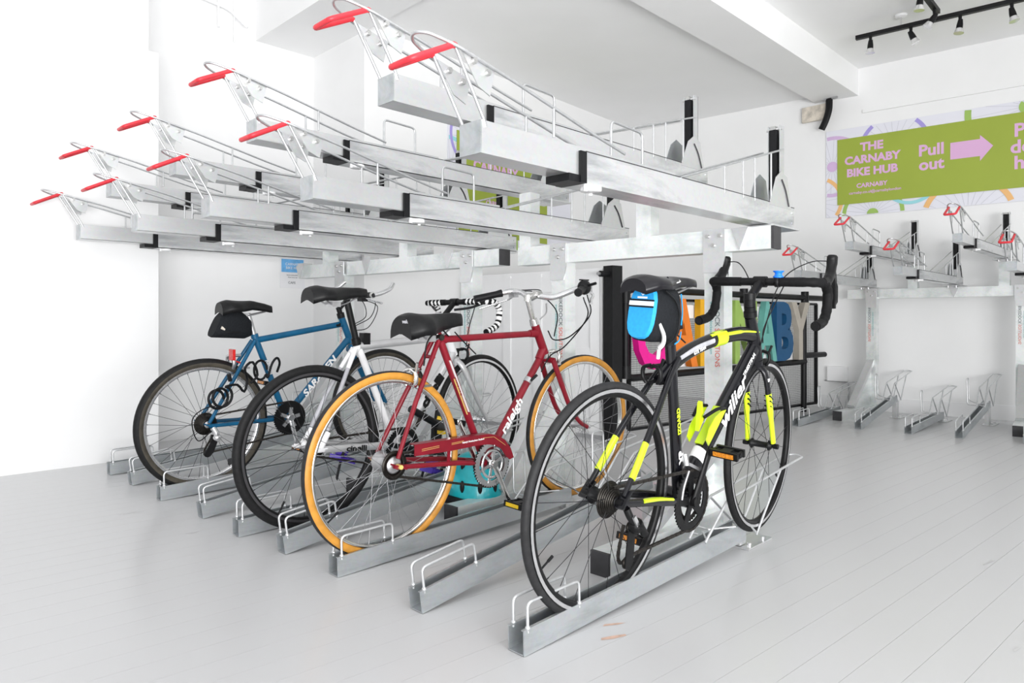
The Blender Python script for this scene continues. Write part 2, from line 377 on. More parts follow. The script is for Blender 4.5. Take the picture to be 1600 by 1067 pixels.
# ================================================================ BANNERS
def banner(o, u, width, zb, zt, gu0, gu1, gb, gt, label, rings, words):
    """o: bottom-left at wall, u: direction along the wall seen left to right"""
    u = Vector(u).normalized(); n = u.cross(Z3)  # towards the room
    t = thing('wall_banner', label, 'banner', o); H = zt-zb
    MB().prism([(0, 0), (width, 0), (width, H), (0, H)], n*.006, u, Z3, n, .008).build('backing', 'banner', t)
    MB().prism([(gu0, gb), (gu1, gb), (gu1, gt), (gu0, gt)], n*.016, u, Z3, n, .003).build('green_panel', 'green', t)
    k = 0
    for (cx, cz, R, w, m, sp, hub) in rings:
        k += 1; b = MB(); d = .0112+.0004*k
        for i in range(180):
            a, c = 2*PI*i/180, 2*PI*(i+1)/180
            q = [(cx+R*math.cos(a), cz+R*math.sin(a)), (cx+R*math.cos(c), cz+R*math.sin(c)), (cx+(R-w)*math.cos(c), cz+(R-w)*math.sin(c)), (cx+(R-w)*math.cos(a), cz+(R-w)*math.sin(a))]
            if all(0 < p[0] < width and 0 < p[1] < H for p in q):
                b.add([u*p[0]+Z3*p[1]+n*d for p in q], [(0, 1, 2, 3)])
        if b.f: b.build('printed_wheel_rim', m, t)
        b = MB()
        for i in range(sp):
            a = 2*PI*(i+.3)/sp; dx, dz = math.cos(a), math.sin(a); px_, pz_ = -dz*.0016, dx*.0016
            for j in range(24):
                r0, r1 = (R-w)*j/24, (R-w)*(j+1)/24
                q = [(cx+dx*r0-px_, cz+dz*r0-pz_), (cx+dx*r1-px_, cz+dz*r1-pz_), (cx+dx*r1+px_, cz+dz*r1+pz_), (cx+dx*r0+px_, cz+dz*r0+pz_)]
                if all(0 < p[0] < width and 0 < p[1] < H for p in q):
                    b.add([u*p[0]+Z3*p[1]+n*(d-.0002) for p in q], [(0, 1, 2, 3)])
        if b.f: b.build('printed_spokes', 'spokeline', t, stuff=True)
        if hub:
            b = MB()
            for i in range(24):
                a, c = 2*PI*i/24, 2*PI*(i+1)/24
                q = [(cx, cz), (cx+hub*math.cos(a), cz+hub*math.sin(a)), (cx+hub*math.cos(c), cz+hub*math.sin(c))]
                if all(0 < p[0] < width and 0 < p[1] < H for p in q): b.add([u*p[0]+Z3*p[1]+n*(d+.0002) for p in q], [(0, 1, 2)])
            if b.f: b.build('printed_hub', m, t)
    for (s, x, z, size, bold, al) in words:
        text('lettering', s, size, 'pink', t, u*x+Z3*z+n*.0185, u, Z3, bold=bold, align=al)
    return t, u, n
bo = wpt(.534, .0, 1.88)
rings1 = [(.06, .50, .30, .035, 'mauve', 22, .05), (-.10, .16, .26, .035, 'orange2', 20, 0), (.60, .62, .30, .035, 'violet', 24, 0), (.75, .42, .30, .03, 'aqua', 22, 0), (.42, .006, .27, .035, 'lime', 24, .05), (.74, .30, .24, .03, 'aqua', 0, 0),
          (1.18, -.10, .36, .045, 'orange2', 26, 0), (1.62, .80, .46, .05, 'lime', 26, .07), (2.2, .5, .36, .04, 'violet', 22, .05), (2.7, .1, .3, .04, 'aqua', 22, .05)]
z = lambda a: a-1.88
words1 = [('THE', .413, z(2.530), .108, .0045, 'CENTER'), ('CARNABY', .413, z(2.412), .104, .0045, 'CENTER'), ('BIKE HUB', .413, z(2.292), .104, .0045, 'CENTER'), ('CARNABY', .413, z(2.162), .058, .002, 'CENTER'),
          ('carnaby.co.uk', .315, z(2.098), .037, .0006, 'CENTER'), ('@carnabylondon', .535, z(2.098), .037, .0006, 'CENTER'), ('Pull', .905, z(2.415), .142, .0045, 'CENTER'), ('out', .905, z(2.285), .142, .0045, 'CENTER'),
          ('Pull', 1.515, z(2.482), .155, .0045, 'LEFT'), ('down', 1.49, z(2.342), .155, .0045, 'LEFT'), ('handle', 1.515, z(2.205), .155, .0045, 'LEFT')]
t, u_, n_ = banner(bo, -wd, 3.2, 1.88, 2.735, .107, 3.1, z(1.995), z(2.635), 'pale banner with green panel and pink lettering on the back wall, right of the photo', rings1, words1)
MB().prism([(1.053, z(2.305)), (1.275, z(2.305)), (1.275, z(2.262)), (1.37, z(2.382)), (1.275, z(2.49)), (1.275, z(2.455)), (1.053, z(2.455))], n_*.0185, u_, Z3, n_, .001).build('printed_arrow', 'pink', t)
# second banner on the side wall, mostly behind the upper trays
sd = Vector((4.13, .28, 0)).normalized(); so = Vector((2.92, 4.50, 0))
rings2 = [(.03, .62, .30, .035, 'aqua', 20, 0), (.30, .95, .28, .03, 'violet', 20, 0), (.65, .05, .26, .03, 'lime', 20, .045)]
words2 = [('THE', .60, .84, .13, .006, 'CENTER'), ('CARNABY', .60, .71, .13, .006, 'CENTER'), ('BIKE HUB', .60, .58, .13, .006, 'CENTER'), ('CARNABY', .60, .40, .06, .002, 'CENTER'), ('Pull out', 1.25, .62, .15, .004, 'CENTER')]
banner(so+sd*.86+Z3*1.52, sd, 1.75, 1.52, 2.62, .10, 1.35, .10, .98, 'pale banner with green panel on the side wall, seen between the upper trays', rings2, words2)

# ================================================================ WHITE GATE AND BLACK SIGN FRAME
gA, gB = Vector((4.007, 2.99, 0)), Vector((6.66, 2.68, 0)); gu = (gB-gA).normalized(); gn = Vector((gu.y, -gu.x, 0))
t = thing('panelled_gate', 'low white panelled gate standing left of the black post behind the bicycles', 'gate', (4.02, 3.08, 0))
gd = Vector((-.06, 1.0, 0)).normalized(); gf = Vector((-gd.y, gd.x, 0)); L = 1.44
MB().prism([(0, .03), (L, .03), (L, 1.24), (0, 1.24)], (0, 0, 0), gd, Z3, gf, .035).build('leaf', 'door', t)
for (x0, x1, z0, z1) in ((0.02, .10, .05, 1.22), (.56, .64, .05, 1.22), (.88, .96, .05, 1.22), (1.34, 1.42, .05, 1.22)):
    MB().prism([(x0, z0), (x1, z0), (x1, z1), (x0, z1)], gf*.024, gd, Z3, gf, .014).build('stile', 'door', t)
for (x0, x1, z0, z1) in ((.10, .56, .05, .16), (.10, .56, 1.08, 1.20), (.64, .88, .05, .16), (.64, .88, 1.08, 1.20), (.96, 1.34, .05, .16), (.96, 1.34, 1.08, 1.2), (.10, .56, .58, .66)):
    MB().prism([(x0, z0), (x1, z0), (x1, z1), (x0, z1)], gf*.023, gd, Z3, gf, .012).build('rail', 'door', t)
MB().prism([(0, 0), (L, 0), (L, .03), (0, .03)], (0, 0, 0), gd, Z3, gf, .05).build('bottom_rail', 'alud', t)

t = thing('sign_frame', 'black metal mesh frame carrying big coloured letters behind the road bike', 'sign', gA)
MB().prism([(-.05, -.045), (.05, -.045), (.05, .045), (-.05, .045)], (0, 0, .625), gu, gn, Z3, 1.25).build('square_post', 'blackm', t)
b = MB(); b.tube([gu*-.05+Z3*1.19, gu*-.13+Z3*1.19], .022, 10); o = b.build('latch', 'black', t)
MB().tube([gu*-.13+Z3*1.19, gu*-.155+Z3*1.19], .012, 8).build('latch_pin', 'alud', o)
pr = .026
MB().tube(rnd([gu*.13+Z3*.46, gu*.13+Z3*1.09, gu*3.02+Z3*1.075], .09, 6), pr, 12).build('top_pipe', 'blackm', t)
MB().tube(rnd([gu*.13+Z3*.80, gu*.13+Z3*.44, gu*2.62+Z3*.475], .09, 6), pr*1.02, 12).build('lower_pipe', 'blackm', t)
MB().tube([gu*2.60+Z3*.53, gu*2.99+Z3*.53], pr, 12).build('stub_pipe', 'blackm', t)
for (a_, b_) in ((.13, 1.05), (.13, .5)): MB().tube([gu*a_+Z3*(b_-.06), gu*a_+Z3*(b_+.03)], pr*1.45, 12).build('pipe_elbow_collar', 'blackm', t)
for s_ in (1.62, 2.62): MB().tube([gu*s_+Z3*1.03, gu*s_+Z3*1.135], pr*1.35, 12).build('pipe_tee', 'blackm', t)
MB().tube([gu*2.60+Z3*.0, gu*2.60+Z3*1.08], pr, 12).build('end_pipe', 'blackm', t)
b = MB()
fr = [(.20, .06), (2.88, .06), (2.88, 1.02), (.20, 1.02)]
for i in range(4):
    a, c = fr[i], fr[(i+1) % 4]; b.bar(gu*a[0]+Z3*a[1]-gn*.03, gu*c[0]+Z3*c[1]-gn*.03, .02, .03, up=gn)
b.build('mesh_border', 'blackm', t)
b = MB()
for i in range(1, 160): b.bar(gu*(.2+2.68*i/160)+Z3*.07-gn*.03, gu*(.2+2.68*i/160)+Z3*1.01-gn*.03, .0017, .0017)
for i in range(1, 58): b.bar(gu*.21+Z3*(.06+.96*i/58)-gn*.028, gu*2.87+Z3*(.06+.96*i/58)-gn*.028, .0017, .0017)
b.build('wire_mesh', 'blackm', t, stuff=True)
MB().prism([(.42, .88), (2.58, .88), (2.58, .985), (.42, .985)], -gn*.014, gu, Z3, gn, .012).build('back_strip', 'door', t, label='white strip behind the letters')
MB().prism([(.42, .50), (2.58, .50), (2.58, .56), (.42, .56)], -gn*.014, gu, Z3, gn, .012).build('back_strip', 'door', t, label='white strip behind the letters')
for ch, x0, x1, m, lab in (('C', .19, .51, 'L_C', 'magenta letter C'), ('A', .55, .90, 'L_A', 'orange letter A'), ('R', .93, 1.28, 'L_R', 'golden letter R'), ('N', 1.40, 1.72, 'L_N', 'leaf green letter N'),
                           ('A', 1.74, 2.04, 'L_T', 'pale teal letter A'), ('B', 2.03, 2.31, 'L_B', 'dark blue letter B'), ('Y', 2.28, 2.60, 'L_Y', 'taupe letter Y')):
    o = text('letter', ch, .62, m, t, (0, 0, 0), gu, Z3, depth=.055, bold=.018, label=lab)
    us = [(v.co.dot(gu)) for v in o.data.vertices]; zs = [v.co.z for v in o.data.vertices]
    for v in o.data.vertices:
        uu, zz, ww = v.co.dot(gu), v.co.z, v.co.dot(gn)
        uu = x0+(uu-min(us))/(max(us)-min(us))*(x1-x0); zz = .50+(zz-min(zs))/(max(zs)-min(zs))*.53
        v.co = gu*uu+Z3*zz+gn*(ww+.035)

# ================================================================ WALL FITTINGS AND TRACK LIGHTS
t = thing('broken_bracket', 'stained white board stub with a black strap under the ceiling beam', 'bracket', wpt(.45, .02, 2.84))
MB().box((-.04, .17, .09), (.03, .26, .15)).build('board', 'beige', t)
MB().tube(spline([(-.09, .02, .19), (-.10, .02, .08), (-.10, .05, -.02), (-.10, .09, -.10)]), .034, 8, e=(1, .5)).build('strap', 'black', t)
MB().tube([(-.09, -.06, .19), (-.09, .08, .19)], .012, 8).build('clip', 'alud', t)
def track(name, a, b, lamps, label, rod):
    a, b = Vector(a), Vector(b); t = thing(name, label, 'track light', a)
    d = (b-a); u = d.normalized()
    MB().bar((0, 0, 0), d, .035, .032).build('track_rail', 'blackm', t)
    if rod:
        r = u*rod; MB().tube([r+Z3*.016, r+Z3*(3.3-a.z-.01)], .006, 8).build('suspension_rod', 'alu', t)
        MB().lathe([(0, 0), (.05, 0), (.04, -.015), (0, -.018)], r+Z3*(3.3-a.z), Z3, 20, closed=False).build('ceiling_rose', 'door', t)
    for s, tilt in lamps:
        p = u*s; q = p-Z3*.065; h = Vector((tilt[0], tilt[1], -1)).normalized()
        o = MB().tube([p-Z3*.012, q], [.013, .010], 8).build('lamp_stem', 'black', t)
        MB().tube([q+h*-.02, q+h*.02, q+h*.055], [.016, .022, .024], 12).build('lamp_holder', 'black', o)
        MB().tube([q+h*.05, q+h*.085], [.024, .035], 14).build('lamp_glass', 'lens', o)
    return t
track('track_light', (6.08, 2.05, 3.20), (6.48, -1.75, 3.20), [(.11, (0, .05)), (.40, (.2, -.4)), (.73, (-.1, .1)), (1.05, (0, -.2)), (1.4, (.1, .2))], 'black ceiling track with spot lamps, longer one near the back wall', .33)
track('track_light', (6.0, 1.437, 3.20), (4.5, 1.40, 3.20), [(.10, (-.2, .6)), (.5, (0, .1))], 'short black ceiling track end with spot lamp at the top edge of the photo', .6)
t = thing('socket_box', 'white socket box and grey conduit on the back wall by the sign frame', 'socket', wpt(.42, 0, .34))
MB().prism([(-.09, -.07), (.09, -.07), (.09, .07), (-.09, .07)], wn*.03, -wd, Z3, wn, .06).build('box', 'door', t)
MB().tube(rnd([wd*.12+Z3*-.07+wn*.03, -wd*.10+Z3*-.075+wn*.03, -wd*.10+Z3*-.33+wn*.03], .03), .008, 8).build('conduit', 'alud', t)

# ================================================================ TWO-TIER RACK
def make_tray(label, group, w=.075, h=.078, ext=.38, tot=1.73, k=1.0):
    """origin: bottom centre of the front of the pull-out channel; +x runs to the back"""
    t = thing('upper_bike_tray', label, 'bike rack tray', group=group); hw = w/2; W2 = w/2+.006; zb = -.02*k; zt = zb+.086*k; th = .004
    # pull-out channel
    b = MB()
    b.box((.42, 0, th/2), (.84, w, th))
    for s in (-1, 1): b.box((.42, s*(hw-th/2), h/2), (.84, th, h)); b.box((.42, s*(hw-.009), h-.001), (.84, .014, .003))
    inner = b.build('pull_out_channel', 'galvs', t)
    MB().box((-.002, 0, h/2), (.004, w, h)).build('end_plate', 'galvc', inner)
    # fixed channel
    b = MB(); x0, x1 = ext, tot; xm = (x0+x1)/2; Lx = x1-x0
    b.box((xm, 0, zb+th/2), (Lx, 2*W2, th))
    for s in (-1, 1): b.box((xm, s*(W2-th/2), (zb+zt)/2), (Lx, th, zt-zb)); b.box((xm, s*(W2-.009), zt-.001), (Lx, .016, .003))
    for s in (-1, 1):
        for zz in (.28, .75): b.cyl((x1-.02, s*(W2-.001), zb+(zt-zb)*zz), (x1-.02, s*(W2+.004), zb+(zt-zb)*zz), .005, 8)
    outer = b.build('fixed_channel', 'galv', t)
    b = MB()
    for s in (-1, 1): b.box((ext-.012, s*(W2-.003), (zb+zt)/2), (.026, .010, zt-zb))
    b.box((ext-.035, 0, zb+.010*k), (.07, 2*W2-.004, .020*k))
    b.build('roller_guide', 'black', outer)
    for s in (-1, 1): MB().box((xm, s*(W2-.001), zt+.0012), (Lx, .005, .0024)).build('edge_shadow_strip', 'cap', outer)  # dark line on the rim stands in for the shadow inside the channel
    b = MB(); b.lathe([(0, 0), (.030, 0), (.030, .012), (0, .012)], (ext+.05, -.02, zb-.012), Z3, 18, closed=False)
    b.cyl((ext+.02, -.025, zb-.016), (ext+.02, -.025, zb), .006, 8); b.cyl((ext+.085, .01, zb-.016), (ext+.085, .01, zb), .006, 8)
    b.build('stop_disc', 'door', outer)
    # mounting plate below the back end
    b = MB(); b.box((tot-.13, 0, zb-.006), (.24, .14, .006)); b.box((tot-.16, 0, zb-.0175), (.07, .05, .017))
    for s in (-1, 1): b.cyl((tot-.22, s*.03, zb-.024), (tot-.22, s*.03, zb-.006), .008, 6)
    b.build('mounting_plate', 'galvs', t)
    # handle: two struts, red triangular grip, gussets, hairpin rail
    b = MB()
    for s in (-1, 1): b.tube([(.012, s*hw, .002+.06), (.004, s*hw, h+.004), (-.085, s*(hw+.002), .228)], .0043, 8)
    hd = b.build('handle_struts', 'rod', t)
    g = [(-.083, -hw-.003, .226), (-.088, -hw-.003, .228), (-.205, -hw-.004, .166), (-.205, hw+.004, .166), (-.088, hw+.003, .228), (-.083, hw+.003, .226)]
    MB().tube(rnd(g, .014, 5), .0072, 10).build('red_grip', 'redgrip', hd)
    arm = [(.55, .088), (.40, .118), (.10, .186), (-.09, .224)]
    P = [(x, -hw-.012, zz) for x, zz in arm]+[(-.155, -hw*.75, .240), (-.172, 0, .243), (-.155, hw*.75, .240)]+[(x, hw+.012, zz) for x, zz in reversed(arm)]
    rail = MB().tube(rnd(P, .03, 4), .0043, 8).build('hairpin_rail', 'rod', t)
    for s in (-1, 1):
        MB().prism([(-.07, .222), (.035, .198), (.02, .135), (-.018, .150)], (0, s*(hw+.006), 0), X3, Z3, Y3, .003).build('gusset_plate', 'galvs', hd)
        for (x, zz) in ((-.035, .203), (.008, .186)): MB().cyl((x, s*(hw-.004), zz), (x, s*(hw+.018), zz), .0075, 6).build('bolt', 'bolt', hd)
        MB().tube([(.24, s*(hw+.012), h), (.24, s*(hw+.012), .153)], .0038, 8).build('rail_upright', 'rod', rail)
    # wheel hoop
    MB().tube(rnd([(.60, hw, zt-.02), (.60, hw, .212), (.765, hw, .205), (.765, hw, zt-.02)], .02, 4), .0045, 8).build('wheel_hoop', 'rod', t)
    # sloping side rails with uprights, rising to the mast
    xs, xe = .86, tot-.10; ze = zt+.225
    for s in (-1, 1):
        y = s*(hw+.004)
        sr = MB().tube([(xs, y, zt), (xe, y, ze)], .0038, 8).build('side_rail', 'rod', t)
        for q in ((.38, .56, .68, .86) if s < 0 else ()):
            x = xs+(xe-xs)*q; MB().tube([(x, y, zt-.01), (x, y, zt+.225*q)], .0036, 6).build('rail_upright', 'rod', sr)
    # mast with black gas strut and side plates
    b = MB(); xm_ = tot-.085; zt2 = zt+.33
    for s in (-1, 1): b.box((xm_+.012, s*.024, (zb+zt2)/2), (.036, .004, zt2-zb))
    b.box((xm_+.030, 0, (zb+zt2)/2), (.004, .052, zt2-zb)); b.cyl((xm_, -.032, zt2-.015), (xm_, .032, zt2-.015), .006, 8)
    mast = b.build('mast', 'galvs', t)
    b = MB(); b.box((xm_-.006, 0, zt+.19), (.028, .028, .24)); b.build('gas_strut', 'black', mast)
    MB().box((xm_-.004, 0, zt2-.03), (.03, .02, .05)).build('strut_clamp', 'bolt', mast)
    for s in (-1, 1):
        pl = [(tot-.23, zt-.01), (tot-.17, zt+.105), (tot-.125, zt+.135), (tot-.07, zt+.115), (tot-.035, zt-.01)]
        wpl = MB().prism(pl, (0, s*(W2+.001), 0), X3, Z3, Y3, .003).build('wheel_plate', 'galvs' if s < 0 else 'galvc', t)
        MB().tube(spline([(tot-.125, s*(W2+.004), zt+.10), (tot-.09, s*(W2+.004), zt+.06), (tot-.06, s*(W2+.004), zt)]), .0035, 6).build('slot', 'cap', wpl)
    return t
def make_channel(label, group, L=1.21, end=.03, w=.058, h=.066, high=False):
    t = thing('floor_wheel_channel', label, 'wheel channel', group=group); th = .003; hw = w/2
    sl = end/L; ca = 1/math.sqrt(1+sl*sl); d = Vector((ca, 0, sl*ca)); up = Vector((-sl*ca, 0, ca))
    def at(x, y, z): return d*x+Y3*y+up*z
    R = Matrix((d, Y3, up)).transposed(); b = MB()
    b.box(at(L/2, 0, th/2+.001), (L, w, th), R)
    for s in (-1, 1): b.box(at(L/2, s*(hw-th/2), h/2), (L, th, h), R); b.box(at(L/2, s*(hw-.0045), h), (L, .009, .003), R)
    ch = b.build('channel', 'galvc', t)
    for s in (-1, 1):
        ph = [at(.018, s*(hw-.003), h-.01), at(.018, s*(hw-.003), h+.068), at(.225, s*(hw-.003), h+.066), at(.225, s*(hw-.003), h-.01)]
        o = MB().tube(rnd(ph, .018, 4), .0042, 8).build('wheel_hoop', 'wire', t)
        for x in (.018, .225): MB().sphere(at(x, s*(hw-.003), h+.002), .0075, 8, 5).build('weld_bead', 'wire', o)
    # front-wheel holder
    g0 = L-.10 if not high else L-.16; e = end
    for s in (-1, 1):
        y = s*(hw+.002); b = MB()
        k0 = (L*.745, y, .745*e+h); k1 = (L*.87, y*1.15, e*.87+.185); k2 = (L*1.41, y*1.15, e+.245); k3 = (L*1.235, y*1.15, e+.222)
        b.tube(rnd([k0, k1, k2], .02, 4), .0048, 8)
        b.tube([k1, (L*1.06, y*1.1, e+.012)], .0045, 8); b.tube([k3, (L*1.06, y*1.1, e+.004)], .0045, 8)
        b.build('wheel_holder_side', 'wire', t)
    b = MB(); b.tube(rnd([(L*1.41, -hw*1.15, e+.245), (L*1.425, 0, e+.25), (L*1.41, hw*1.15, e+.245)], .02, 4), .0048, 8)
    b.build('wheel_holder_bridge', 'wire', t)
    MB().tube([at(L*.76, -hw, h+.004), at(L*.82, hw, h+.004)], .004, 6).build('cross_rod', 'wire', t); MB().tube([at(L*.93, -hw, h+.004), at(L*.85, hw, h+.004)], .004, 6).build('cross_rod', 'wire', t)
    MB().tube(rnd([at(L*.80, hw+.002, h), (L*.80, hw+.075, .8*e+h), (L*.80, hw+.08, e+.24), (L*.86, hw+.08, e+.24), (L*.86, hw+.075, e+h), at(L*.86, hw+.002, h)], .02, 3), .004, 6).build('side_loop', 'wire', t)
    b = MB(); b.box((L*1.06, -.01, .003), (.20, .085, .006))
    if high: b.box((L*1.05, 0, e/2), (.03, .03, e))
    for x in (-.05, .06): b.cyl((L*1.06+x, -.03, .005), (L*1.06+x, -.03, .014), .009, 6)
    b.box((L*1.0, 0, max(e*.5, .02)+.004), (.05, .03, max(e, .024)))
    b.build('foot_plate', 'galvs', t)
    return t
def frame_module(label, a, b, zb, posts, cap_at_start=True, braces=True, hh=.10):
    """support beam a->b (plan), posts: list of (x,y, footx, footy)"""
    a, b = Vector((*a, 0)), Vector((*b, 0)); t = thing('rack_support_frame', label, 'bike rack frame', a, group='rack support frames'); o = a
    d = (b-a).normalized(); dl = (b-a).length; n = Vector((-d.y, d.x, 0))
    if n.x > 0: n = -n
    zc = zb+hh/2
    beam = MB().bar(d*.012+Z3*zc, d*dl+Z3*zc, .08, hh).build('beam', 'galvp', t)
    if cap_at_start: MB().bar(Z3*zc, d*.014+Z3*zc, .079, hh-.002).build('end_cap', 'cap', beam)
    for (px, py, fx, fy, bz) in posts:
        p = Vector((px, py, 0))-o; f = Vector((fx, fy, 0))-o; ps = .085
        dx = (p-f).normalized()
        po = MB().bar(p, p+Z3*(zb+.01), ps, ps, up=d).build('post', 'galvp', t)
        # flange plate on the front of post with three bolts
        q = p+n*(ps/2+.004)
        MB().prism([(-.045, zb-.085), (-.045, zb+hh+.004), (.05, zb+hh+.004), (.05, zb-.02), (.035, zb-.085)], q, d*-1 if d.y < 0 else d*-1, Z3, n, .008).build('flange_plate', 'galvs', po)
        for (u, zz) in ((-.025, zb+hh*.72), (.028, zb+hh*.72), (0, zb+hh*.3)):
            c = q-d*u+Z3*zz; MB().tube([c, c+n*.014], .009, 6).build('flange_bolt', 'bolt', po)
        ft = MB().bar(p-dx*-.03+Z3*.04, f+dx*.012+Z3*.04, .075, .08).build('foot_beam', 'galvp', t)
        MB().bar(f+dx*.013+Z3*.04, f+Z3*.04, .075, .08).build('foot_cap', 'cap', ft)
        L = (p-f).length
        if braces:
            MB().bar(p-dx*.02+Z3*bz, p-dx*(L*.62)+Z3*.10, .06, .035, up=dx).build('brace', 'galvs', t)
            MB().prism([(0, .08), (0, bz*.8), (-L*.55, .08)], p-dx*.03, dx, Z3, Vector((-dx.y, dx.x, 0)), .006).build('brace_gusset', 'galvp', t)
        # lettering down the post front
        tq = p+n*(ps/2+.0015)
        text('lettering', 'BIKEDOCK', .030, 'ink', po, tq+Z3*.908+d*-.014, -Z3, -d, align='CENTER')
        text('lettering', 'SOLUTIONS', .030, 'inkred', po, tq+Z3*.748+d*-.014, -Z3, -d, align='CENTER')
        text('small_print', 'www.bikedocksolutions.com', .019, 'inkteal', po, tq+Z3*.83+d*.012, -Z3, -d, align='CENTER')
    return t, beam, o, d, n, zb+hh
def dress_beam(fm, ys, hs, top):
    """triangular gussets for the low trays and risers for the high trays"""
    t, beam, o, d, n, zt = fm
    for y in ys:
        s = (y-o.y)/d.y; p = d*s
        if top: MB().bar(p+Z3*zt, p+Z3*top, .07, .07, up=d).build('spacer', 'galvs', t)
        MB().prism([(-.035, zt), (.035, zt), (0, zt-.09)], p+n*.046, d, Z3, n, .01).build('beam_gusset', 'galvs', beam)
    for y, z2 in hs:
        s = (y-o.y)/d.y; p = d*s
        MB().bar(p+Z3*zt, p+Z3*z2, .075, .075, up=d).build('riser', 'galvp', t)

LZ = .024
trays = [  # Y, X front, Z bottom, kind, label
 (1.2375, 1.10, 1.254, 'L'), (1.655, 1.148, 1.480, 'H'), (2.078, 1.130, 1.253, 'L'), (2.458, 1.118, 1.512, 'H'), (2.838, 1.100, 1.274, 'L'),
 (3.188, 1.095, 1.494, 'H'), (3.518, 1.040, 1.275, 'L'), (3.908, 1.037, 1.484, 'H'), (4.238, .980, 1.292, 'L')]
tlab = ['low upper-tier tray nearest the camera, above the black road bicycle', 'high upper-tier tray nearest the camera, red handle at the top edge of the photo', 'second low upper-tier tray from the camera, in the main rack',
 'second high upper-tier tray from the camera, in the main rack', 'third low upper-tier tray from the camera, in the main rack', 'third high upper-tier tray from the camera, in the main rack',
 'fourth low upper-tier tray from the camera, in the main rack', 'fourth high upper-tier tray, farthest high one of the main rack', 'lowest farthest upper-tier tray of the main rack, red handle at far left']
KS = 1.08
proto = None
for (y, x, zz, k), lab in zip(trays, tlab):
    loc = (x*KS, y*KS, .86+(zz-.86)*KS)
    if proto is None: proto = make_tray(lab, 'upper trays of the main rack'); proto.location = loc; proto.scale = (KS, KS, KS)
    else: dup(proto, loc, lab)
chans = [(1.274, 1.230, 0), (1.251, 1.622, 1), (1.228, 2.051, 0), (1.213, 2.389, 1), (1.179, 2.71, 0), (1.18, 3.073, 1), (1.154, 3.521, 0), (1.157, 3.953, 1), (1.146, 4.302, 0)]
clab = ['floor channel nearest the camera, holding the black road bicycle', 'empty raised floor channel between the road bicycle and the red bicycle', 'floor channel holding the red bicycle',
 'raised floor channel just behind the red bicycle', 'floor channel just behind the silver bicycle', 'raised floor channel just in front of the blue bicycle', 'floor channel holding the blue bicycle',
 'raised floor channel behind the blue bicycle, second from the left wall', 'empty low floor channel nearest the left wall']
cp = [None, None]
for (x, y, k), lab in zip(chans, clab):
    loc = (x, y+.029, 0.001)
    if cp[k] is None: cp[k] = make_channel(lab, 'floor channels of the main rack', high=bool(k), end=.167 if k else .03); cp[k].location = loc
    else: dup(cp[k], loc, lab)
f1 = frame_module('near half of the main rack frame, posts behind the road and red bicycles', (2.70, 1.205), (2.60, 2.52), 1.145, [(2.6815, 1.452, 1.86, 1.445, .34), (2.62, 2.258, 1.88, 2.25, .68)], hh=.092)
dress_beam(f1, [1.34, 2.24], [(1.655*KS, 1.482), (2.475, 1.516)], 0)
f2 = frame_module('far half of the main rack frame, posts behind the silver and blue bicycles', (2.62, 2.67), (2.44, 4.55), 1.158, [(2.595, 2.915, 1.85, 2.98, .68), (2.478, 4.05, 1.73, 4.10, .68)], hh=.088)
dress_beam(f2, [3.06, 3.79, 4.52], [(3.19*KS, 1.497), (3.91*KS, 1.486)], 1.265)
# second rack against the back wall
tr2 = [(2.20, 5.36, 1.19, 'L'), (1.83, 5.38, 1.385, 'H'), (1.51, 5.40, 1.185, 'L'), (1.155, 5.44, 1.39, 'H'), (.86, 5.47, 1.185, 'L')]
l2 = ['leftmost upper tray of the rack along the back wall', 'left high upper tray of the rack along the back wall', 'middle low upper tray of the rack along the back wall', 'right high upper tray of the rack along the back wall', 'rightmost upper tray of the rack along the back wall, cut by the photo edge']
proto = None
for (y, x, zz, k), lab in zip(tr2, l2):
    if proto is None: proto = make_tray(lab, 'upper trays of the rack along the back wall', w=.058, h=.06, tot=1.70, k=.8); proto.location = (x, y+.03, zz)
    else: dup(proto, (x, y+.03, zz), lab)
ch2 = [(5.62, 2.335, 0), (5.82, 1.92, 1), (5.84, 1.57, 0), (5.88, 1.245, 1), (5.95, .85, 0)]
l3 = ['leftmost floor channel of the rack along the back wall, beside the sign frame', 'left raised floor channel of the rack along the back wall', 'middle low floor channel of the rack along the back wall', 'right raised floor channel of the rack along the back wall', 'rightmost floor channel of the rack along the back wall, cut by the photo edge']
cp = [None, None]
for (x, y, k), lab in zip(ch2, l3):
    if cp[k] is None: cp[k] = make_channel(lab, 'floor channels of the rack along the back wall', L=.92, high=bool(k), end=.15 if k else .03, w=.052, h=.056); cp[k].location = (x, y+.026, .001)
    else: dup(cp[k], (x, y+.026, .001), lab)
f3 = frame_module('support frame of the rack along the back wall', (6.95, 2.42), (7.04, .2), 1.065, [(6.90, 2.18, 6.20, 2.245, .5), (6.98, 1.06, 6.28, .98, .5)], cap_at_start=False, hh=.085)
dress_beam(f3, [2.23, 1.54], [(1.86, 1.346), (1.185, 1.35)], 0)

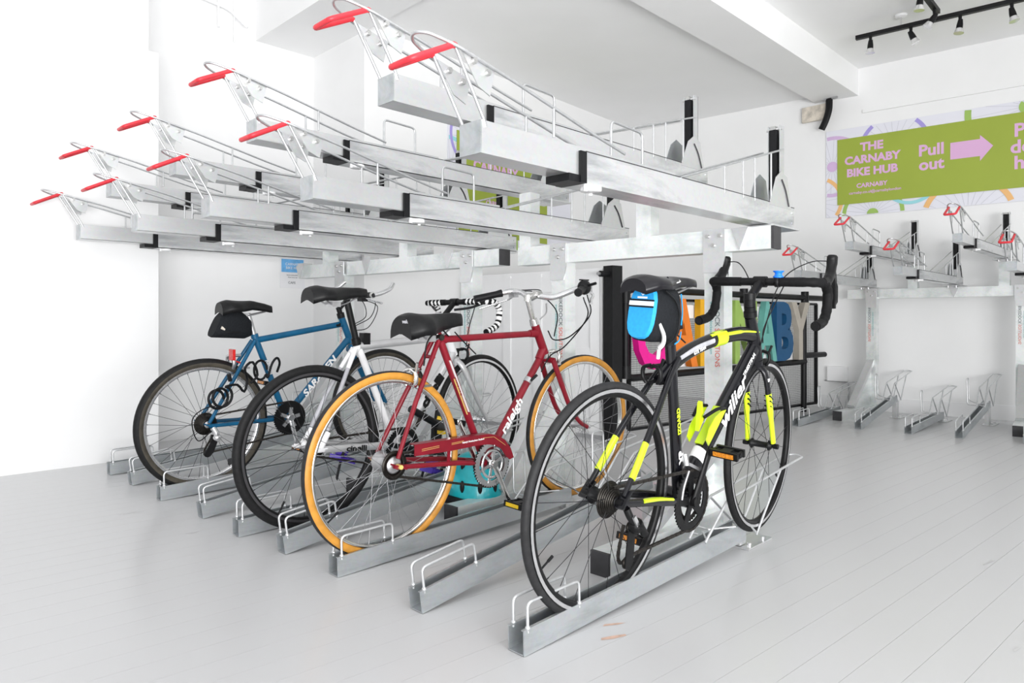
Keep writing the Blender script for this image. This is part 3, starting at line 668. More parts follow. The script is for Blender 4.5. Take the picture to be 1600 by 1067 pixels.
# ================================================================ BICYCLES  (local: x forward, y left, z up, origin below the rear hub)
def bike_matrix(o, ex, ey, ez):
    m = Matrix((ex, ey, ez)).transposed().to_4x4(); m.translation = Vector(o); return m
def steer_matrix(p, axis, deg):
    return Matrix.Translation(Vector(p)) @ Matrix.Rotation(math.radians(deg), 4, Vector(axis).normalized()) @ Matrix.Translation(-Vector(p))
def wheel(root, name, c, R, tr, tread, side, rim, spoke, hub, X=None, nsp=28, hw=.05, fr=.022, hr=.014, rimh=.018, track=None, valve=None, band=58, rot=.1):
    c = Vector(c); n = 84; m = 18
    def ring(a0, a1, steps, off=0.0):
        b = MB(); vs = []; fs = []
        for i in range(n):
            t = 2*PI*i/n
            for k in range(steps+1):
                a = math.radians(a0+(a1-a0)*k/steps); r = R-tr+(tr+off)*math.cos(a); y = (tr+off)*math.sin(a)*.96
                vs.append(c+Vector((r*math.cos(t), y, r*math.sin(t))))
        for i in range(n):
            j = (i+1) % n
            for k in range(steps): fs.append((i*(steps+1)+k, j*(steps+1)+k, j*(steps+1)+k+1, i*(steps+1)+k+1))
        return b.add(vs, fs, True)
    r1 = R-2*tr+.006; r0 = r1-rimh; w = min(tr*1.0, .0125)
    b = MB(); b.lathe([(r0, -w*.45), (r0+.004, -w*.8), (r1, -w), (r1-.002, -w*.75), (r1-.007, 0), (r1-.002, w*.75), (r1, w), (r0+.004, w*.8), (r0, w*.45)], c, Y3, n)
    wh = b.build(name, rim, root, X)
    ring(-150, 150, m).build('tyre', tread, wh, X)
    if side:
        for s in (-1, 1): ring(s*band, s*152, 8, .0009).build('tyre_sidewall', side, wh, X)
    if track:
        for s in (-1, 1): MB().lathe([(r1-.001, s*(w+.0006)), (r1-.011, s*(w*.96+.0006))], c, Y3, n, closed=False).build('brake_track', track, wh, X)
    b = MB(); h = hw/2
    b.lathe([(.006, -h-.012), (hr*.8, -h-.010), (fr, -h), (fr, -h+.004), (hr, -h+.008), (hr, h-.008), (fr, h-.004), (fr, h), (hr*.8, h+.010), (.006, h+.012)], c, Y3, 20, closed=False)
    b.cyl(c-Y3*(h+.03), c+Y3*(h+.03), .005, 8); b.build('hub', hub, wh, X)
    b = MB()
    for i in range(nsp):
        s = 1 if i % 2 else -1; a = 2*PI*i/nsp+rot; cr = (.55 if (i//2) % 2 else -.55)
        p = c+Vector((fr*.9*math.cos(a+cr*1.6), s*(h-.002), fr*.9*math.sin(a+cr*1.6))); q = c+Vector(((r0+.002)*math.cos(a), s*.002, (r0+.002)*math.sin(a)))
        b.tube([p, q], .001, 5)
        b.tube([lerp(p, q, .96), q], .0017, 5)
    b.build('spokes', spoke, wh, X, stuff=True)
    if valve is not None:
        a = math.radians(valve); d = Vector((math.cos(a), 0, math.sin(a)))
        b = MB(); b.tube([c+d*(r0-.035), c+d*r0], .003, 6); b.tube([c+d*(r0-.05), c+d*(r0-.03)], .0045, 6); b.build('valve', 'black', wh, X)
    return wh
def circ(r, n, ph=0.0): return [(r*math.cos(2*PI*i/n+ph), r*math.sin(2*PI*i/n+ph)) for i in range(n)]
def chainring(c, R, y, m, root, name='chainring', teeth=44, arms=5, inner=.055, hole=.02, th=.004, ph=.3, armw=.018):
    o = Vector(c)+Y3*y; n = teeth*4; out = []; inn = []
    for i in range(n):
        rr = R+(.0035 if i % 4 in (0, 1) else -.0015); a = 2*PI*i/n; out.append((rr*math.cos(a), rr*math.sin(a))); inn.append((inner*math.cos(a), inner*math.sin(a)))
    b = MB(); b.ring2(out, inn, o, X3, Z3, Y3, th)
    for k in range(arms):
        a = 2*PI*k/arms+ph; d = Vector((math.cos(a), 0, math.sin(a))); b.bar(o+d*.006, o+d*(inner+.008), armw, th*1.3, up=Y3)
    b.lathe([(0, -th), (hole, -th), (hole, th), (0, th)], o, Y3, 20, closed=False)
    return b.build(name, m, root)
def crank(root, bb, end, y0, y1, m, w=.024, name='crank_arm'):
    a, e = Vector((bb[0], y0, bb[1])), Vector((end[0], y1, end[1])); d = e-a; b = MB()
    b.tube([a-d*.08, a, lerp(a, e, .3), lerp(a, e, .7), e, e+d*.07], [w*.45, w*.62, w*.55, w*.45, w*.5, w*.3], 10, e=(.55, 1), ref=Y3)
    b.tube([a-Y3*.010, a+Y3*.010], w*.62, 14)
    return b.build(name, m, root)
def chainloop(root, c1, r1, c2, r2, y1, y2, name='chain', lower=None):
    """c1 rear sprocket, c2 ring; path: upper run, around ring, lower run"""
    c1, c2 = V(c1[0], 0, c1[1]), V(c2[0], 0, c2[1]); d = c2-c1; L = d.length; u = d.normalized(); v = Vector((-u.z, 0, u.x)); s = (r2-r1)/L; co = math.sqrt(1-s*s)
    nu = v*co-u*s; nl = -v*co-u*s
    top0 = c1+nu*r1; top1 = c2+nu*r2; bot1 = c2+nl*r2; bot0 = c1+nl*r1
    P = [top0+(top1-top0)*k/30 for k in range(31)]
    a0 = math.atan2(nu.z, nu.x); a1 = math.atan2(nl.z, nl.x)
    while a1 > a0: a1 -= 2*PI
    P += [c2+Vector((math.cos(a0+(a1-a0)*k/24), 0, math.sin(a0+(a1-a0)*k/24)))*r2 for k in range(1, 25)]
    if lower: P += [lerp(bot1, lower[0], k/20) for k in range(1, 21)]+[Vector(q) for q in lower[1:]]
    else:
        P += [bot1+(bot0-bot1)*k/30 for k in range(1, 31)]
        b0 = a1; b1 = a0-2*PI
        P += [c1+Vector((math.cos(b0+(b1-b0)*k/10), 0, math.sin(b0+(b1-b0)*k/10)))*r1 for k in range(1, 10)]
    for p in P:
        t = max(0, min(1, (p-c1).dot(u)/L)); p.y = y1+(y2-y1)*t
    # resample into links
    b = MB(); acc = 0.0; pitch = .0127; cur = P[0]; k = 0; i = 1; pos = P[0]
    while i < len(P):
        seg = (P[i]-pos).length
        if acc+seg >= pitch:
            pos = pos+(P[i]-pos)*((pitch-acc)/seg); b.bar(cur, pos+(pos-cur)*.2, .0075 if k % 2 else .0055, .0085, up=(pos-cur).cross(Y3)); cur = pos.copy(); acc = 0; k += 1
        else: acc += seg; pos = P[i]; i += 1
    return b.build(name, 'chain', root, stuff=True)
def pedal(root, c, m, refl, label=None, w=.095, l=.075, tilt=0.0, cage=True, y=1):
    R = Matrix.Rotation(tilt, 3, 'Y'); c = Vector(c); b = MB()
    b.tube([c-Y3*(w/2+.012)*y, c+Y3*w/2*y], .0085, 8)
    for s in (-1, 1):
        b.box(c+R @ V(s*l/2, 0, 0), (.010, w, .024), R)
    for s in (-1, 1): b.box(c+R @ V(0, s*(w/2-.006), 0), (l, .008, .018), R)
    b.box(c, (l*.7, w*.35, .02), R)
    p = b.build('pedal', m, root, label=label)
    if refl:
        for s in (-1, 1): MB().box(c+R @ V(s*(l/2+.006), 0, 0), (.004, w*.72, .014), R).build('pedal_reflector', refl, p)
    return p
def saddle(root, x0, x1, zt, wr, wn, h, m, dip=.008, nose=.012, name='saddle', label=None):
    """x0 rear .. x1 nose"""
    secs = []; N = 14; K = 16
    for i in range(N+1):
        t = i/N; x = x0+(x1-x0)*t
        wv = wr*(1-(max(0, (.16-t)/.16))**2*.35) if t < .3 else wn+(wr-wn)*max(0, (1-(t-.3)/.42))**1.6 if t < .72 else wn*(1-(max(0, t-.86)/.14)**2*.55)
        hh = h*(1.0-.45*t); z = zt-dip*math.sin(PI*min(1, t*1.15))-nose*max(0, t-.6)/.4-(.018*(.12-t)/.12 if t < .12 else 0)
        q = []
        for k in range(K):
            a = PI*k/(K-1); q.append(V(x, math.cos(a)*wv, z-hh*(1-math.sin(a)**.68)))
        for k in range(1, 7):
            f = -1+2*k/7; q.append(V(x, f*wv*.90, z-hh*(.74+.22*abs(f))))
        secs.append(q)
    s = MB().loft(secs).build(name, m, root, label=label)
    b = MB(); xm = x0+(x1-x0)*.42
    for sd in (-1, 1):
        b.tube(spline([(x0+.03, sd*.045, zt-h*.55), (xm-.02, sd*.022, zt-h-.018), (xm+.04, sd*.022, zt-h-.018), (x1-.04, sd*.012, zt-h*.45-nose)]), .0036, 6)
    b.build('saddle_rails', 'steel', s)
    b = MB(); b.box((xm, 0, zt-h-.018), (.04, .058, .022)); b.build('saddle_clamp', 'alud', s)
    return s
def caliper(root, p, m, X=None, sgn=1, sc=1.0, name='brake_caliper'):
    """dual pivot caliper around the tyre; p above tyre; arms go down in z"""
    p = Vector(p); b = MB()
    b.tube([p-X3*.02*sgn, p+X3*.028*sgn], .007*sc, 8)
    for s in (-1, 1):
        b.tube(spline([p+V(.024*sgn, s*.004, .004), p+V(.026*sgn, s*.030, -.006)*sc, p+V(.024*sgn, s*.033, -.035)*sc, p+V(.022*sgn, s*.020, -.055)*sc]), [.0085*sc]*18+[.006*sc], 8, e=(1, .75))
        b.bar(p+V(-.006, s*.017, -.055)*sc, p+V(.05, s*.017, -.055)*sc, .009, .010)
    b.tube([p+V(.024*sgn, -.03, -.006)*sc, p+V(.026*sgn, -.042, .028)*sc], .005*sc, 8)
    return b.build(name, m, root, X)
def cable(root, pts, X=None, r=.0026, m='black', name='cable'):
    return MB().tube(spline(pts, 8), r, 6).build(name, m, root, X)
def elt(name, m, path, r, e, root, X=None, n=14, label=None):
    return MB().tube(path, r, n, e=e, ref=Y3).build(name, m, root, X, label=label)
def along(a, b, s, side, up, size, body, m, root, X=None, r=.02, bold=.001, shear=0., sx=1., y=-1, name='lettering'):
    """text along a tube seen from the right side (y<0)"""
    a, b = Vector(a), Vector(b); u = (b-a).normalized(); v = Y3*-1; w = u.cross(v)
    p = lerp(a, b, s); nrm = Vector((0, y, 0)); vv = nrm.cross(u)
    o = text(name, body, size, m, root, p+nrm*(r+.0006), u, vv, depth=.0004, bold=bold, shear=shear, sx=sx)
    if X is not None: o.data.transform(X)
    return o

# ---------------------------------------------------------------- black road bicycle
RM = bike_matrix((1.603, 1.248, .016), (1.0, .004, .027), (-.006, .998, .07), (-.027, -.07, .997))
t = thing('road_bicycle', 'black and neon yellow drop-bar road bicycle in the nearest floor channel', 'bicycle', mtx=RM)
R = .336; BB = (.415, .252); FH = (1.006, R); ax = V(.862, 0, .91)-V(.925, 0, .66)
SX = steer_matrix((.862, 0, .91), ax, 5)
wheel(t, 'rear_wheel', (0, 0, R), R, .0125, 'rubberg', None, 'matteblack', 'blackspoke', 'black', nsp=24, hw=.075, fr=.026, hr=.016, rimh=.026, track='alu', valve=208)
fw = wheel(t, 'front_wheel', (FH[0], 0, R), R, .0125, 'rubber', None, 'matteblack', 'blackspoke', 'black', X=SX, nsp=20, hw=.07, fr=.02, hr=.012, rimh=.026, track='alu', valve=-40)
for c, X, par in (((0, 0, R), None, t.children[0]), ((FH[0], 0, R), SX, fw)):
    for s in (-1, 1): MB().tube([Vector(c)+Y3*s*.05, Vector(c)+Y3*s*.068], .010, 10).build('quick_release', 'matteblack', par, X)
# frame tubes
ST, SB = V(.318, 0, .775), V(BB[0], 0, BB[1])
b = MB()
b.tube([SB, lerp(SB, ST, .3), lerp(SB, ST, .6), ST], [.024, .022, .020, .020], 16, e=(.72, 1.15), ref=Y3)
b.tube(spline([(.335, 0, .700), (.45, 0, .738), (.62, 0, .768), (.78, 0, .778), (.895, 0, .765)], 5), [.024]*10+[.025]*10+[.027], 16, e=(.78, 1.05), ref=Y3)
b.tube([(.858, 0, .838), (.905, 0, .74), (.932, 0, .655)], [.022, .027, .027], 16, e=(.85, 1.1), ref=Y3)
b.tube([(.898, 0, .715), (.66, 0, .488), SB], [.030, .034, .032], 16, e=(.72, 1.1), ref=Y3)
b.tube([SB-Y3*.043, SB+Y3*.043], .028, 16)
for s in (-1, 1):
    b.tube(spline([(.352, s*.012, .715), (.285, s*.026, .665), (.15, s*.050, .515), (.012, s*.064, .352)], 5), [.011]*12+[.0095]*4, 10, e=(.8, 1.1), ref=Y3)
    b.tube(spline([(.395, s*.03, .245), (.30, s*.042, .272), (.15, s*.056, .305), (.0, s*.065, R)], 5), [.013]*8+[.0105]*8, 10, e=(.8, 1.15), ref=Y3)
    b.bar((-.012, s*.066, R-.012), (.03, s*.064, R+.03), .007, .03, up=Y3)
b.tube([(.345, 0, .70), (.27, 0, .655)], [.022, .018], 10)
fr = b.build('frame', 'carbon', t)
for s in (-1, 1):
    elt('seat_stay_band', 'neon', spline([(.125, s*.0535, .486), (.09, s*.0575, .443), (.05, s*.0615, .395)], 4), .0112, (.85, 1.1), fr)
elt('chain_stay_band', 'neon', spline([(.30, -.0425, .279), (.20, -.053, .303), (.11, -.060, .318)], 4), [.011]*5+[.012]*4, (.98, .55), fr)
elt('top_tube_band', 'neon', spline([(.595, 0, .7645), (.63, 0, .768), (.665, 0, .771)], 4), .0262, (.80, 1.06), fr)
elt('top_tube_stripe', 'neon', spline([(.655, -.0145, .782), (.78, -.0165, .787), (.91, -.0165, .780)], 5), [.0085]*5+[.005]*5+[.002], (.7, .8), fr)
elt('top_tube_stripe', 'neon', spline([(.56, -.006, .779), (.61, -.006, .786), (.66, -.006, .790)], 4), .009, (.9, .6), fr)
elt('top_tube_flash', 'greyp', spline([(.36, -.0145, .716), (.46, -.0165, .746), (.57, -.0165, .764)], 5), .0062, (.7, 1.4), fr)
along((.36, 0, .712), (.60, 0, .768), .45, 0, 0, .016, 'GTR TEAM', 'whitep', fr, r=.0215, bold=.0006)
DT0, DT1 = V(.50, 0, .335), V(.885, 0, .703)
along(DT0, DT1, .55, 0, 0, .078, 'wilier', 'whitep', fr, r=.0262, bold=.002, shear=.25, sx=1.25)
along(DT0+V(-.012, 0, .012), DT1+V(-.012, 0, .012), .86, 0, 0, .024, 'TRIESTINA', 'whitep', fr, r=.0255, bold=.0006, shear=.2)
along(SB, ST, .50, 0, 0, .024, 'IZOARD', 'neon', fr, r=.0165, bold=.001)
along(SB, ST, .27, 0, 0, .034, 'XP', 'whitep', fr, r=.0175, bold=.0018)
along((.012, -.064, .352), (.285, -.026, .665), .56, 0, 0, .019, 'pro race', 'whitep', fr, r=.006, bold=.0004)
along((.012, -.064, .352), (.285, -.026, .665), .28, 0, 0, .017, 'wilier', 'matteblack', fr, r=.0066, bold=.0005, shear=.2)
# fork
b = MB()
b.tube([(.925, 0, .672), (.932, 0, .64)], [.026, .024], 14)
for s in (-1, 1):
    b.tube(spline([(.930, s*.012, .650), (.938, s*.034, .615), (.965, s*.044, .50), (1.003, s*.050, .345)], 5), [.014]*6+[.013]*5+[.010]*5, 12, e=(.75, 1.25), ref=Y3)
fk = b.build('fork', 'carbon', t, SX)
for s in (-1, 1):
    P = spline([(.9545, s*.0413, .545), (.972, s*.0455, .470), (1.002, s*.050, .350)], 6)
    elt('fork_leg_band', 'neon', P, [.0137]*7+[.0112]*6, (.79, 1.28), fk, SX)
    for zz in (.535, .515, .495):
        x = .9545+(.545-zz)*.235
        elt('fork_stripe', 'matteblack', [(x-.014, s*.0415, zz+.004), (x+.014, s*.0425, zz-.012)], .0045, (3.0, .8), fk, SX)
text('lettering', 'w', .02, 'whitep', fk, (.944, -.0465, .60), (1, 0, 0), (0, 0, 1), bold=.002)
caliper(t, (.955, 0, .700), 'matteblack', SX, 1, .95)
caliper(t, (.245, 0, .700), 'matteblack', None, -1, .95)
b = MB(); b.tube([(.235, -.012, .725), (.225, -.02, .755)], .006, 8); b.build('cable_adjuster', 'whitep', t)
cable(t, [(.225, -.02, .755), (.25, -.02, .80), (.32, -.012, .80), (.40, -.006, .765)])
# cockpit
b = MB()
b.tube([(.858, 0, .838), (.853, 0, .858)], .024, 16); b.tube([(.853, 0, .859), (.848, 0, .876)], .021, 16); b.tube([(.848, 0, .877), (.842, 0, .905)], .021, 16)
b.build('headset_spacers', 'matteblack', t, SX)
b = MB(); b.tube([(.846, 0, .885), (.842, 0, .925)], .021, 14); b.tube([(.845, 0, .905), (.945, 0, .968)], [.017, .016], 12); b.tube([(.945, -.024, .968), (.945, .024, .968)], .021, 16)
st = b.build('stem', 'matteblack', t, SX)
for s in (-1, 1):
    for zz in (-.014, .014): MB().tube([(.955, s*.014, .968+zz), (.970, s*.014, .968+zz)], .004, 6).build('stem_bolt', 'bolt', st, SX)
hb = MB().tube([(.945, -.09, .968), (.945, .09, .968)], .0155, 14).build('handlebar', 'matteblack', t, SX)
for s in (-1, 1):
    P = rnd([(.945, s*.075, .968), (.945, s*.19, .968), (1.015, s*.212, .966), (1.05, s*.214, .935), (1.035, s*.216, .855), (.985, s*.218, .822), (.895, s*.220, .812)], .035, 5)
    rr = [.0175+.0009*math.sin(k*1.9) for k in range(len(P))]
    MB().tube(P, rr, 14).build('bar_tape', 'tape', hb, SX)
    MB().tube([(.895, s*.220, .812), (.888, s*.220, .811)], .014, 12).build('bar_end_plug', 'black', hb, SX)
    hd = MB().tube(spline([(1.00, s*.210, .966), (1.045, s*.212, .976), (1.085, s*.210, 1.002), (1.108, s*.208, 1.040), (1.112, s*.208, 1.072)], 5), [.018]*5+[.0205]*5+[.021]*5+[.0225]*5+[.017], 14, e=(.85, 1.05), ref=Y3).build('brake_hood', 'matteblack', hb, SX)
    MB().tube(spline([(1.115, s*.208, 1.035), (1.128, s*.212, .99), (1.118, s*.218, .93), (1.098, s*.224, .872)], 5), [.008]*8+[.011]*6+[.006]*2, 10, e=(1.2, .6), ref=Y3).build('brake_lever', 'matteblack', hd, SX)
    cable(t, [(1.105, s*.196, 1.050), (1.075, s*.14, 1.045), (1.01, s*.08, 1.00), (.985, s*.045, .93), (.945, s*.03, .82), (.90, s*.025, .73)], SX, .0022)
cable(t, [(1.0, -.07, .955), (1.02, -.03, .88), (.985, -.005, .79), (.965, -.01, .735)], SX, .0022)
b = MB(); b.lathe([(0, 0), (.017, 0), (.020, .004), (.014, .010), (.013, .018), (.020, .024), (.020, .027), (0, .027)], (.95, -.065, .983), Z3, 20, closed=False)
bl = b.build('bell', 'bluelamp', t, SX, label='bright blue rubber bell')
MB().lathe([(.0165, -.008), (.020, -.008), (.020, .008), (.0165, .008)], (.945, -.065, .968), Y3, 16).build('bell_strap', 'black', bl, SX)
# seat
elt('seatpost', 'matteblack', [(.318, 0, .77), (.300, 0, .86), (.288, 0, .930)], .016, (.8, 1.1), t)
elt('seat_collar', 'matteblack', [(.3205, 0, .765), (.316, 0, .785)], .0235, (.8, 1.15), t)
sa = saddle(t, .105, .450, .986, .070, .021, .046, 'gloss', dip=.010, nose=.018)
MB().tube(spline([(.30, -.034, .966), (.27, -.055, .962), (.245, -.060, .958)]), .0018, 6).build('saddle_piping', 'whitep', sa)
# drivetrain
b = MB()
for k in range(8): b.lathe([(.014, -.018-k*.004), (.054-k*.0042, -.018-k*.004), (.054-k*.0042, -.0198-k*.004), (.014, -.0198-k*.004)], (0, 0, R), Y3, 36)
b.build('cassette', 'cog', t)
for k in range(0): pass
cr1 = chainring((BB[0], 0, BB[1]), .100, -.048, 'matteblack', t, teeth=50, inner=.072, ph=.5, armw=.026)
chainring((BB[0], 0, BB[1]), .070, -.041, 'cog', t, teeth=34, inner=.056, arms=0)
PR, PL = (.470, .418), (.36, .086)
ca = crank(t, BB, PR, -.058, -.075, 'matteblack', .030)
text('lettering', 'FSA', .018, 'greyp', ca, (.425, -.0675, .285), V(.055, 0, .166), V(-.166, 0, .055), bold=.001)
crank(t, BB, PL, .058, .075, 'matteblack', .028)
pedal(t, (PR[0], -.135, PR[1]), 'matteblack', 'amber', y=-1, tilt=-.15, l=.045)
pedal(t, (PL[0], .135, PL[1]), 'matteblack', 'amber', tilt=.2, l=.05)
chainloop(t, (0, R), .037, BB, .100, -.034, -.048, lower=[V(.075, 0, .152), V(.062, 0, .140), V(.045, 0, .142), V(.034, 0, .158), V(.036, 0, .18), V(.05, 0, .235), V(.06, 0, .262)])
b = MB(); b.tube(spline([(.018, -.07, .318), (.03, -.078, .29), (.055, -.08, .268)]), .011, 10); b.sphere((.058, -.078, .262), .024, 12, 8, (1, .9, 1)); b.tube([(.05, -.09, .275), (.085, -.09, .235)], .012, 10)
rd = b.build('rear_derailleur', 'matteblack', t)
b = MB(); b.prism([(.040, .272), (.072, .256), (.066, .15), (.046, .128), (.028, .142), (.032, .20)], (0, -.066, 0), X3, Z3, Y3, .004); b.build('derailleur_cage', 'matteblack', rd)
for p in ((.058, .252), (.047, .150)): MB().lathe([(.004, -.004), (.019, -.003), (.019, .003), (.004, .004)], (p[0], -.058, p[1]), Y3, 14).build('jockey_wheel', 'cog', rd)
MB().bar((.025, -.092, .300), (.045, -.092, .27), .006, .012).build('derailleur_plate', 'alu', rd)
b = MB(); b.bar((.40, -.036, .372), (.455, -.046, .345), .010, .022, up=Y3); b.tube([(.405, -.02, .40), (.40, -.032, .365)], .011, 8); b.tube(spline([(.385, -.05, .355), (.36, -.05, .31), (.35, -.05, .268)]), .0045, 6); b.build('front_derailleur', 'alud', t)
# bottle cage on the down tube
du = (V(.885, 0, .703)-V(.50, 0, .335)).normalized(); dn = Vector((-du.z, 0, du.x)); c0 = lerp((.50, 0, .335), (.885, 0, .703), .27)+dn*.036
b = MB(); b.bar(c0-du*.07, c0+du*.095, .030, .006, up=dn); cg = b.build('bottle_cage', 'neon', t, label='neon yellow bottle cage')
for s in (-1, 1):
    q = [c0+du*a_+dn*b_ for a_, b_ in ((-.070, .0), (-.068, .026), (-.03, .042), (.02, .042), (.06, .026), (.085, .004))]
    MB().prism([((p-c0).dot(du), (p-c0).dot(dn)) for p in q], c0+Y3*s*.036, du, dn, Y3, .004).build('cage_side', 'neon', cg)
    MB().tube(spline([c0+du*.085+dn*.01+Y3*s*.034, c0+du*.05+dn*.05+Y3*s*.036, c0+du*-.01+dn*.075+Y3*s*.02]), .006, 8).build('cage_arm', 'matteblack', cg)
MB().prism([(-.050, .044), (-.005, .052), (.030, .108), (.022, .108)], c0, du, dn, Y3, .016).build('cage_prong', 'neon', cg)
MB().tube([lerp(DT0, DT1, .08)-du*.02, lerp(DT0, DT1, .08)+du*.022], .0355, 16, e=(.72, 1.1), ref=Y3).build('sticker_band', 'whitep', fr)
# blue and black saddle bag (hangs from the saddle)
t2 = thing('saddle_bag', 'sky blue and black saddle bag hanging under the black road bicycle saddle', 'bag', mtx=RM @ Matrix.Translation((.248, -.004, .772)) @ Matrix.Diagonal((.95, 1.06, 1.08, 1)))
def bagloft(secs):
    S = []
    for (c, hw_, hh, tilt) in secs:
        q = []
        for k in range(20):
            a = 2*PI*k/20; cx, sx_ = math.cos(a), math.sin(a)
            yy = hw_*math.copysign(abs(cx)**.7, cx); zz = hh*math.copysign(abs(sx_)**.7, sx_)
            q.append(Vector(c)+Y3*yy+Vector((math.sin(tilt)*zz, 0, math.cos(tilt)*zz)))
        S.append(q)
    return S
b = MB(); b.loft(bagloft([((-.100, 0, .090), .040, .066, .22), ((-.088, 0, .088), .050, .080, .22), ((-.03, 0, .084), .052, .082, .2), ((.04, 0, .078), .044, .078, .1), ((.085, 0, .062), .024, .05, .05)])); b.build('bag_body', 'fabric', t2)
b = MB(); b.loft(bagloft([((-.112, 0, .090), .040, .072, .22), ((-.098, 0, .090), .044, .077, .22)])); pn = b.build('rear_panel', 'cyan', t2)
pu = Vector((math.sin(.22), 0, math.cos(.22))); pnn = Vector((-math.cos(.22), 0, math.sin(.22)))
pc = V(-.112, 0, .090)
MB().prism([(-.040, .018), (.040, .018), (.040, .030), (-.040, .030)], pc+pnn*.0015, -Y3, pu, pnn, .002).build('reflective_strip', 'whitep', pn)
for zz in (.015, .033): MB().prism([(-.041, zz-.002), (.041, zz-.002), (.041, zz+.002), (-.041, zz+.002)], pc+pnn*.0018, -Y3, pu, pnn, .003).build('strip_edging', 'fabric', pn)
MB().prism([(-.006, .052), (0, .046), (.006, .052), (0, .049)], pc+pnn*.001, -Y3, pu, pnn, .001).build('printed_mark', 'whitep', pn)
MB().prism([(-.016, .038), (.016, .038), (.016, .043), (-.016, .043)], pc+pnn*.001, -Y3, pu, pnn, .001).build('printed_mark', 'whitep', pn)
MB().tube(spline([(-.085, -.047, .06), (-.066, -.052, .03), (-.055, -.046, .006), (-.05, -.03, -.01)]), .0075, 8, e=(1, .6)).build('pull_tab', 'whitep', t2)
MB().tube(spline([(-.07, -.054, .15), (-.01, -.055, .12), (.02, -.054, .07), (.0, -.053, .02), (-.04, -.05, .0)]), .0025, 6).build('zip', 'black', t2)
MB().tube(spline([(.03, -.05, .14), (.07, -.035, .09), (.085, -.025, .05)]), .0022, 6).build('piping', 'cyan', t2)
MB().tube(spline([(.01, -.048, .0), (.04, -.045, .01), (.08, -.028, .03)]), .0022, 6).build('piping', 'cyan', t2)
b = MB(); b.lathe([(.020, -.012), (.026, -.012), (.026, .012), (.020, .012)], (.088, 0, .05), Vector((-.13, 0, 1)), 16); b.build('post_strap', 'fabric', t2)
for s in (-1, 1): MB().bar((-.02, s*.02, .155), (.0, s*.022, .185), .012, .004, up=Y3).build('rail_strap', 'fabric', t2)

# ---------------------------------------------------------------- red town bicycle
QM = bike_matrix((1.444, 2.085, .022), (1.0, 0, .02), (-.001, .999, .035), (-.02, -.035, .999))
t = thing('red_bicycle', 'dark red upright bicycle with amber tyre walls and a red chain guard', 'bicycle', mtx=QM)
R = .330; BB = (.478, .255); ax = V(.772, 0, .80)-V(.838, 0, .672); SX = steer_matrix((.772, 0, .80), ax, -4); HX = SX @ steer_matrix((.775, 0, .938), (1, 0, 0), -5) @ steer_matrix((.775, 0, .938), (0, 0, 1), 4); FH = (1.075, R)
rw = wheel(t, 'rear_wheel', (0, 0, R), R, .017, 'rubberg', 'gum', 'chrome', 'steel', 'alud', nsp=36, hw=.085, fr=.036, hr=.03, rimh=.015, valve=215, band=48)
fw = wheel(t, 'front_wheel', (FH[0], 0, R), R, .017, 'rubberg', 'gum', 'chrome', 'steel', 'alud', X=SX, nsp=32, hw=.075, fr=.02, hr=.011, rimh=.015, band=48)
for s in (-1, 1): MB().tube([(0, s*.065, R), (0, s*.092, R)], .0085, 6).build('axle_nut', 'gold', rw)
ST, SB = V(.232, 0, .775), V(BB[0], 0, BB[1]); b = MB()
b.tube([SB, ST+V(-.006, 0, .022)], .0145, 14)
b.tube([(.236, 0, .762), (.795, 0, .768)], .0135, 14)
b.tube([(.766, 0, .812), (.840, 0, .668)], .0185, 14)
b.tube([(.828, 0, .688), SB], .0155, 14)
b.tube([(.826, 0, .697), (.795, 0, .655)], [.021, .017], 14); b.tube([(.775, 0, .770), (.735, 0, .768)], [.020, .0155], 14); b.tube([(.27, 0, .763), (.225, 0, .765)], .0175, 12)
b.tube([SB-Y3*.036, SB+Y3*.036], .022, 16)
for s in (-1, 1):
    b.tube([(.225, s*.017, .768), (.10, s*.040, .545), (.004, s*.064, R+.025)], [.0095, .0092, .008], 10)
    b.tube([(.455, s*.022, .258), (.30, s*.045, .288), (.0, s*.066, R-.004)], [.011, .010, .009], 10)
    b.tube([(.004, s*.066, R-.006), (.004, s*.066, R+.004)], .02, 12); b.bar((-.02, s*.066, R+.008), (.03, s*.066, R-.012), .006, .038, up=Y3)
b.tube([(.19, -.03, .70), (.19, .03, .70)], .007, 8); b.tube([(.40, -.03, .27), (.40, .03, .27)], .008, 8)
fr = b.build('frame', 'red', t)
MB().tube([(.228, -.03, .772), (.228, .03, .772)], .0125, 12).build('seat_bolt', 'chain', fr)
s0, s1 = lerp(SB, ST, .42), lerp(SB, ST, .82)
MB().bar(s0-Y3*.0148, s1-Y3*.0148, .002, .016, up=Y3).build('white_panel', 'whitep', fr); MB().bar(lerp(SB, ST, .40)-Y3*.0142+X3*-.009, lerp(SB, ST, .68)-Y3*.0142+X3*-.009, .002, .006, up=Y3).build('gold_line', 'gold', fr)
along(SB, ST, .62, 0, 0, .022, 'Roadster', 'red', fr, r=.0165, bold=.0006, shear=.2)
along(SB, (.828, 0, .688), .40, 0, 0, .050, 'raleigh', 'whitep', fr, r=.0168, bold=.0015, shear=.15, sx=1.25)
MB().bar(lerp((.828, 0, .688), SB, .80)-Y3*.016, lerp((.828, 0, .688), SB, .95)-Y3*.016, .002, .018, up=Y3).build('white_panel', 'whitep', fr)
MB().tube([lerp((.828, 0, .688), SB, .26), lerp((.828, 0, .688), SB, .30)], .018, 14).build('gear_lever_band', 'alud', fr)
for s in (-1,): MB().tube([lerp((.828, 0, .688), SB, .28)-Y3*.016, lerp((.828, 0, .688), SB, .22)-Y3*.034], .006, 8).build('gear_lever', 'black', fr)
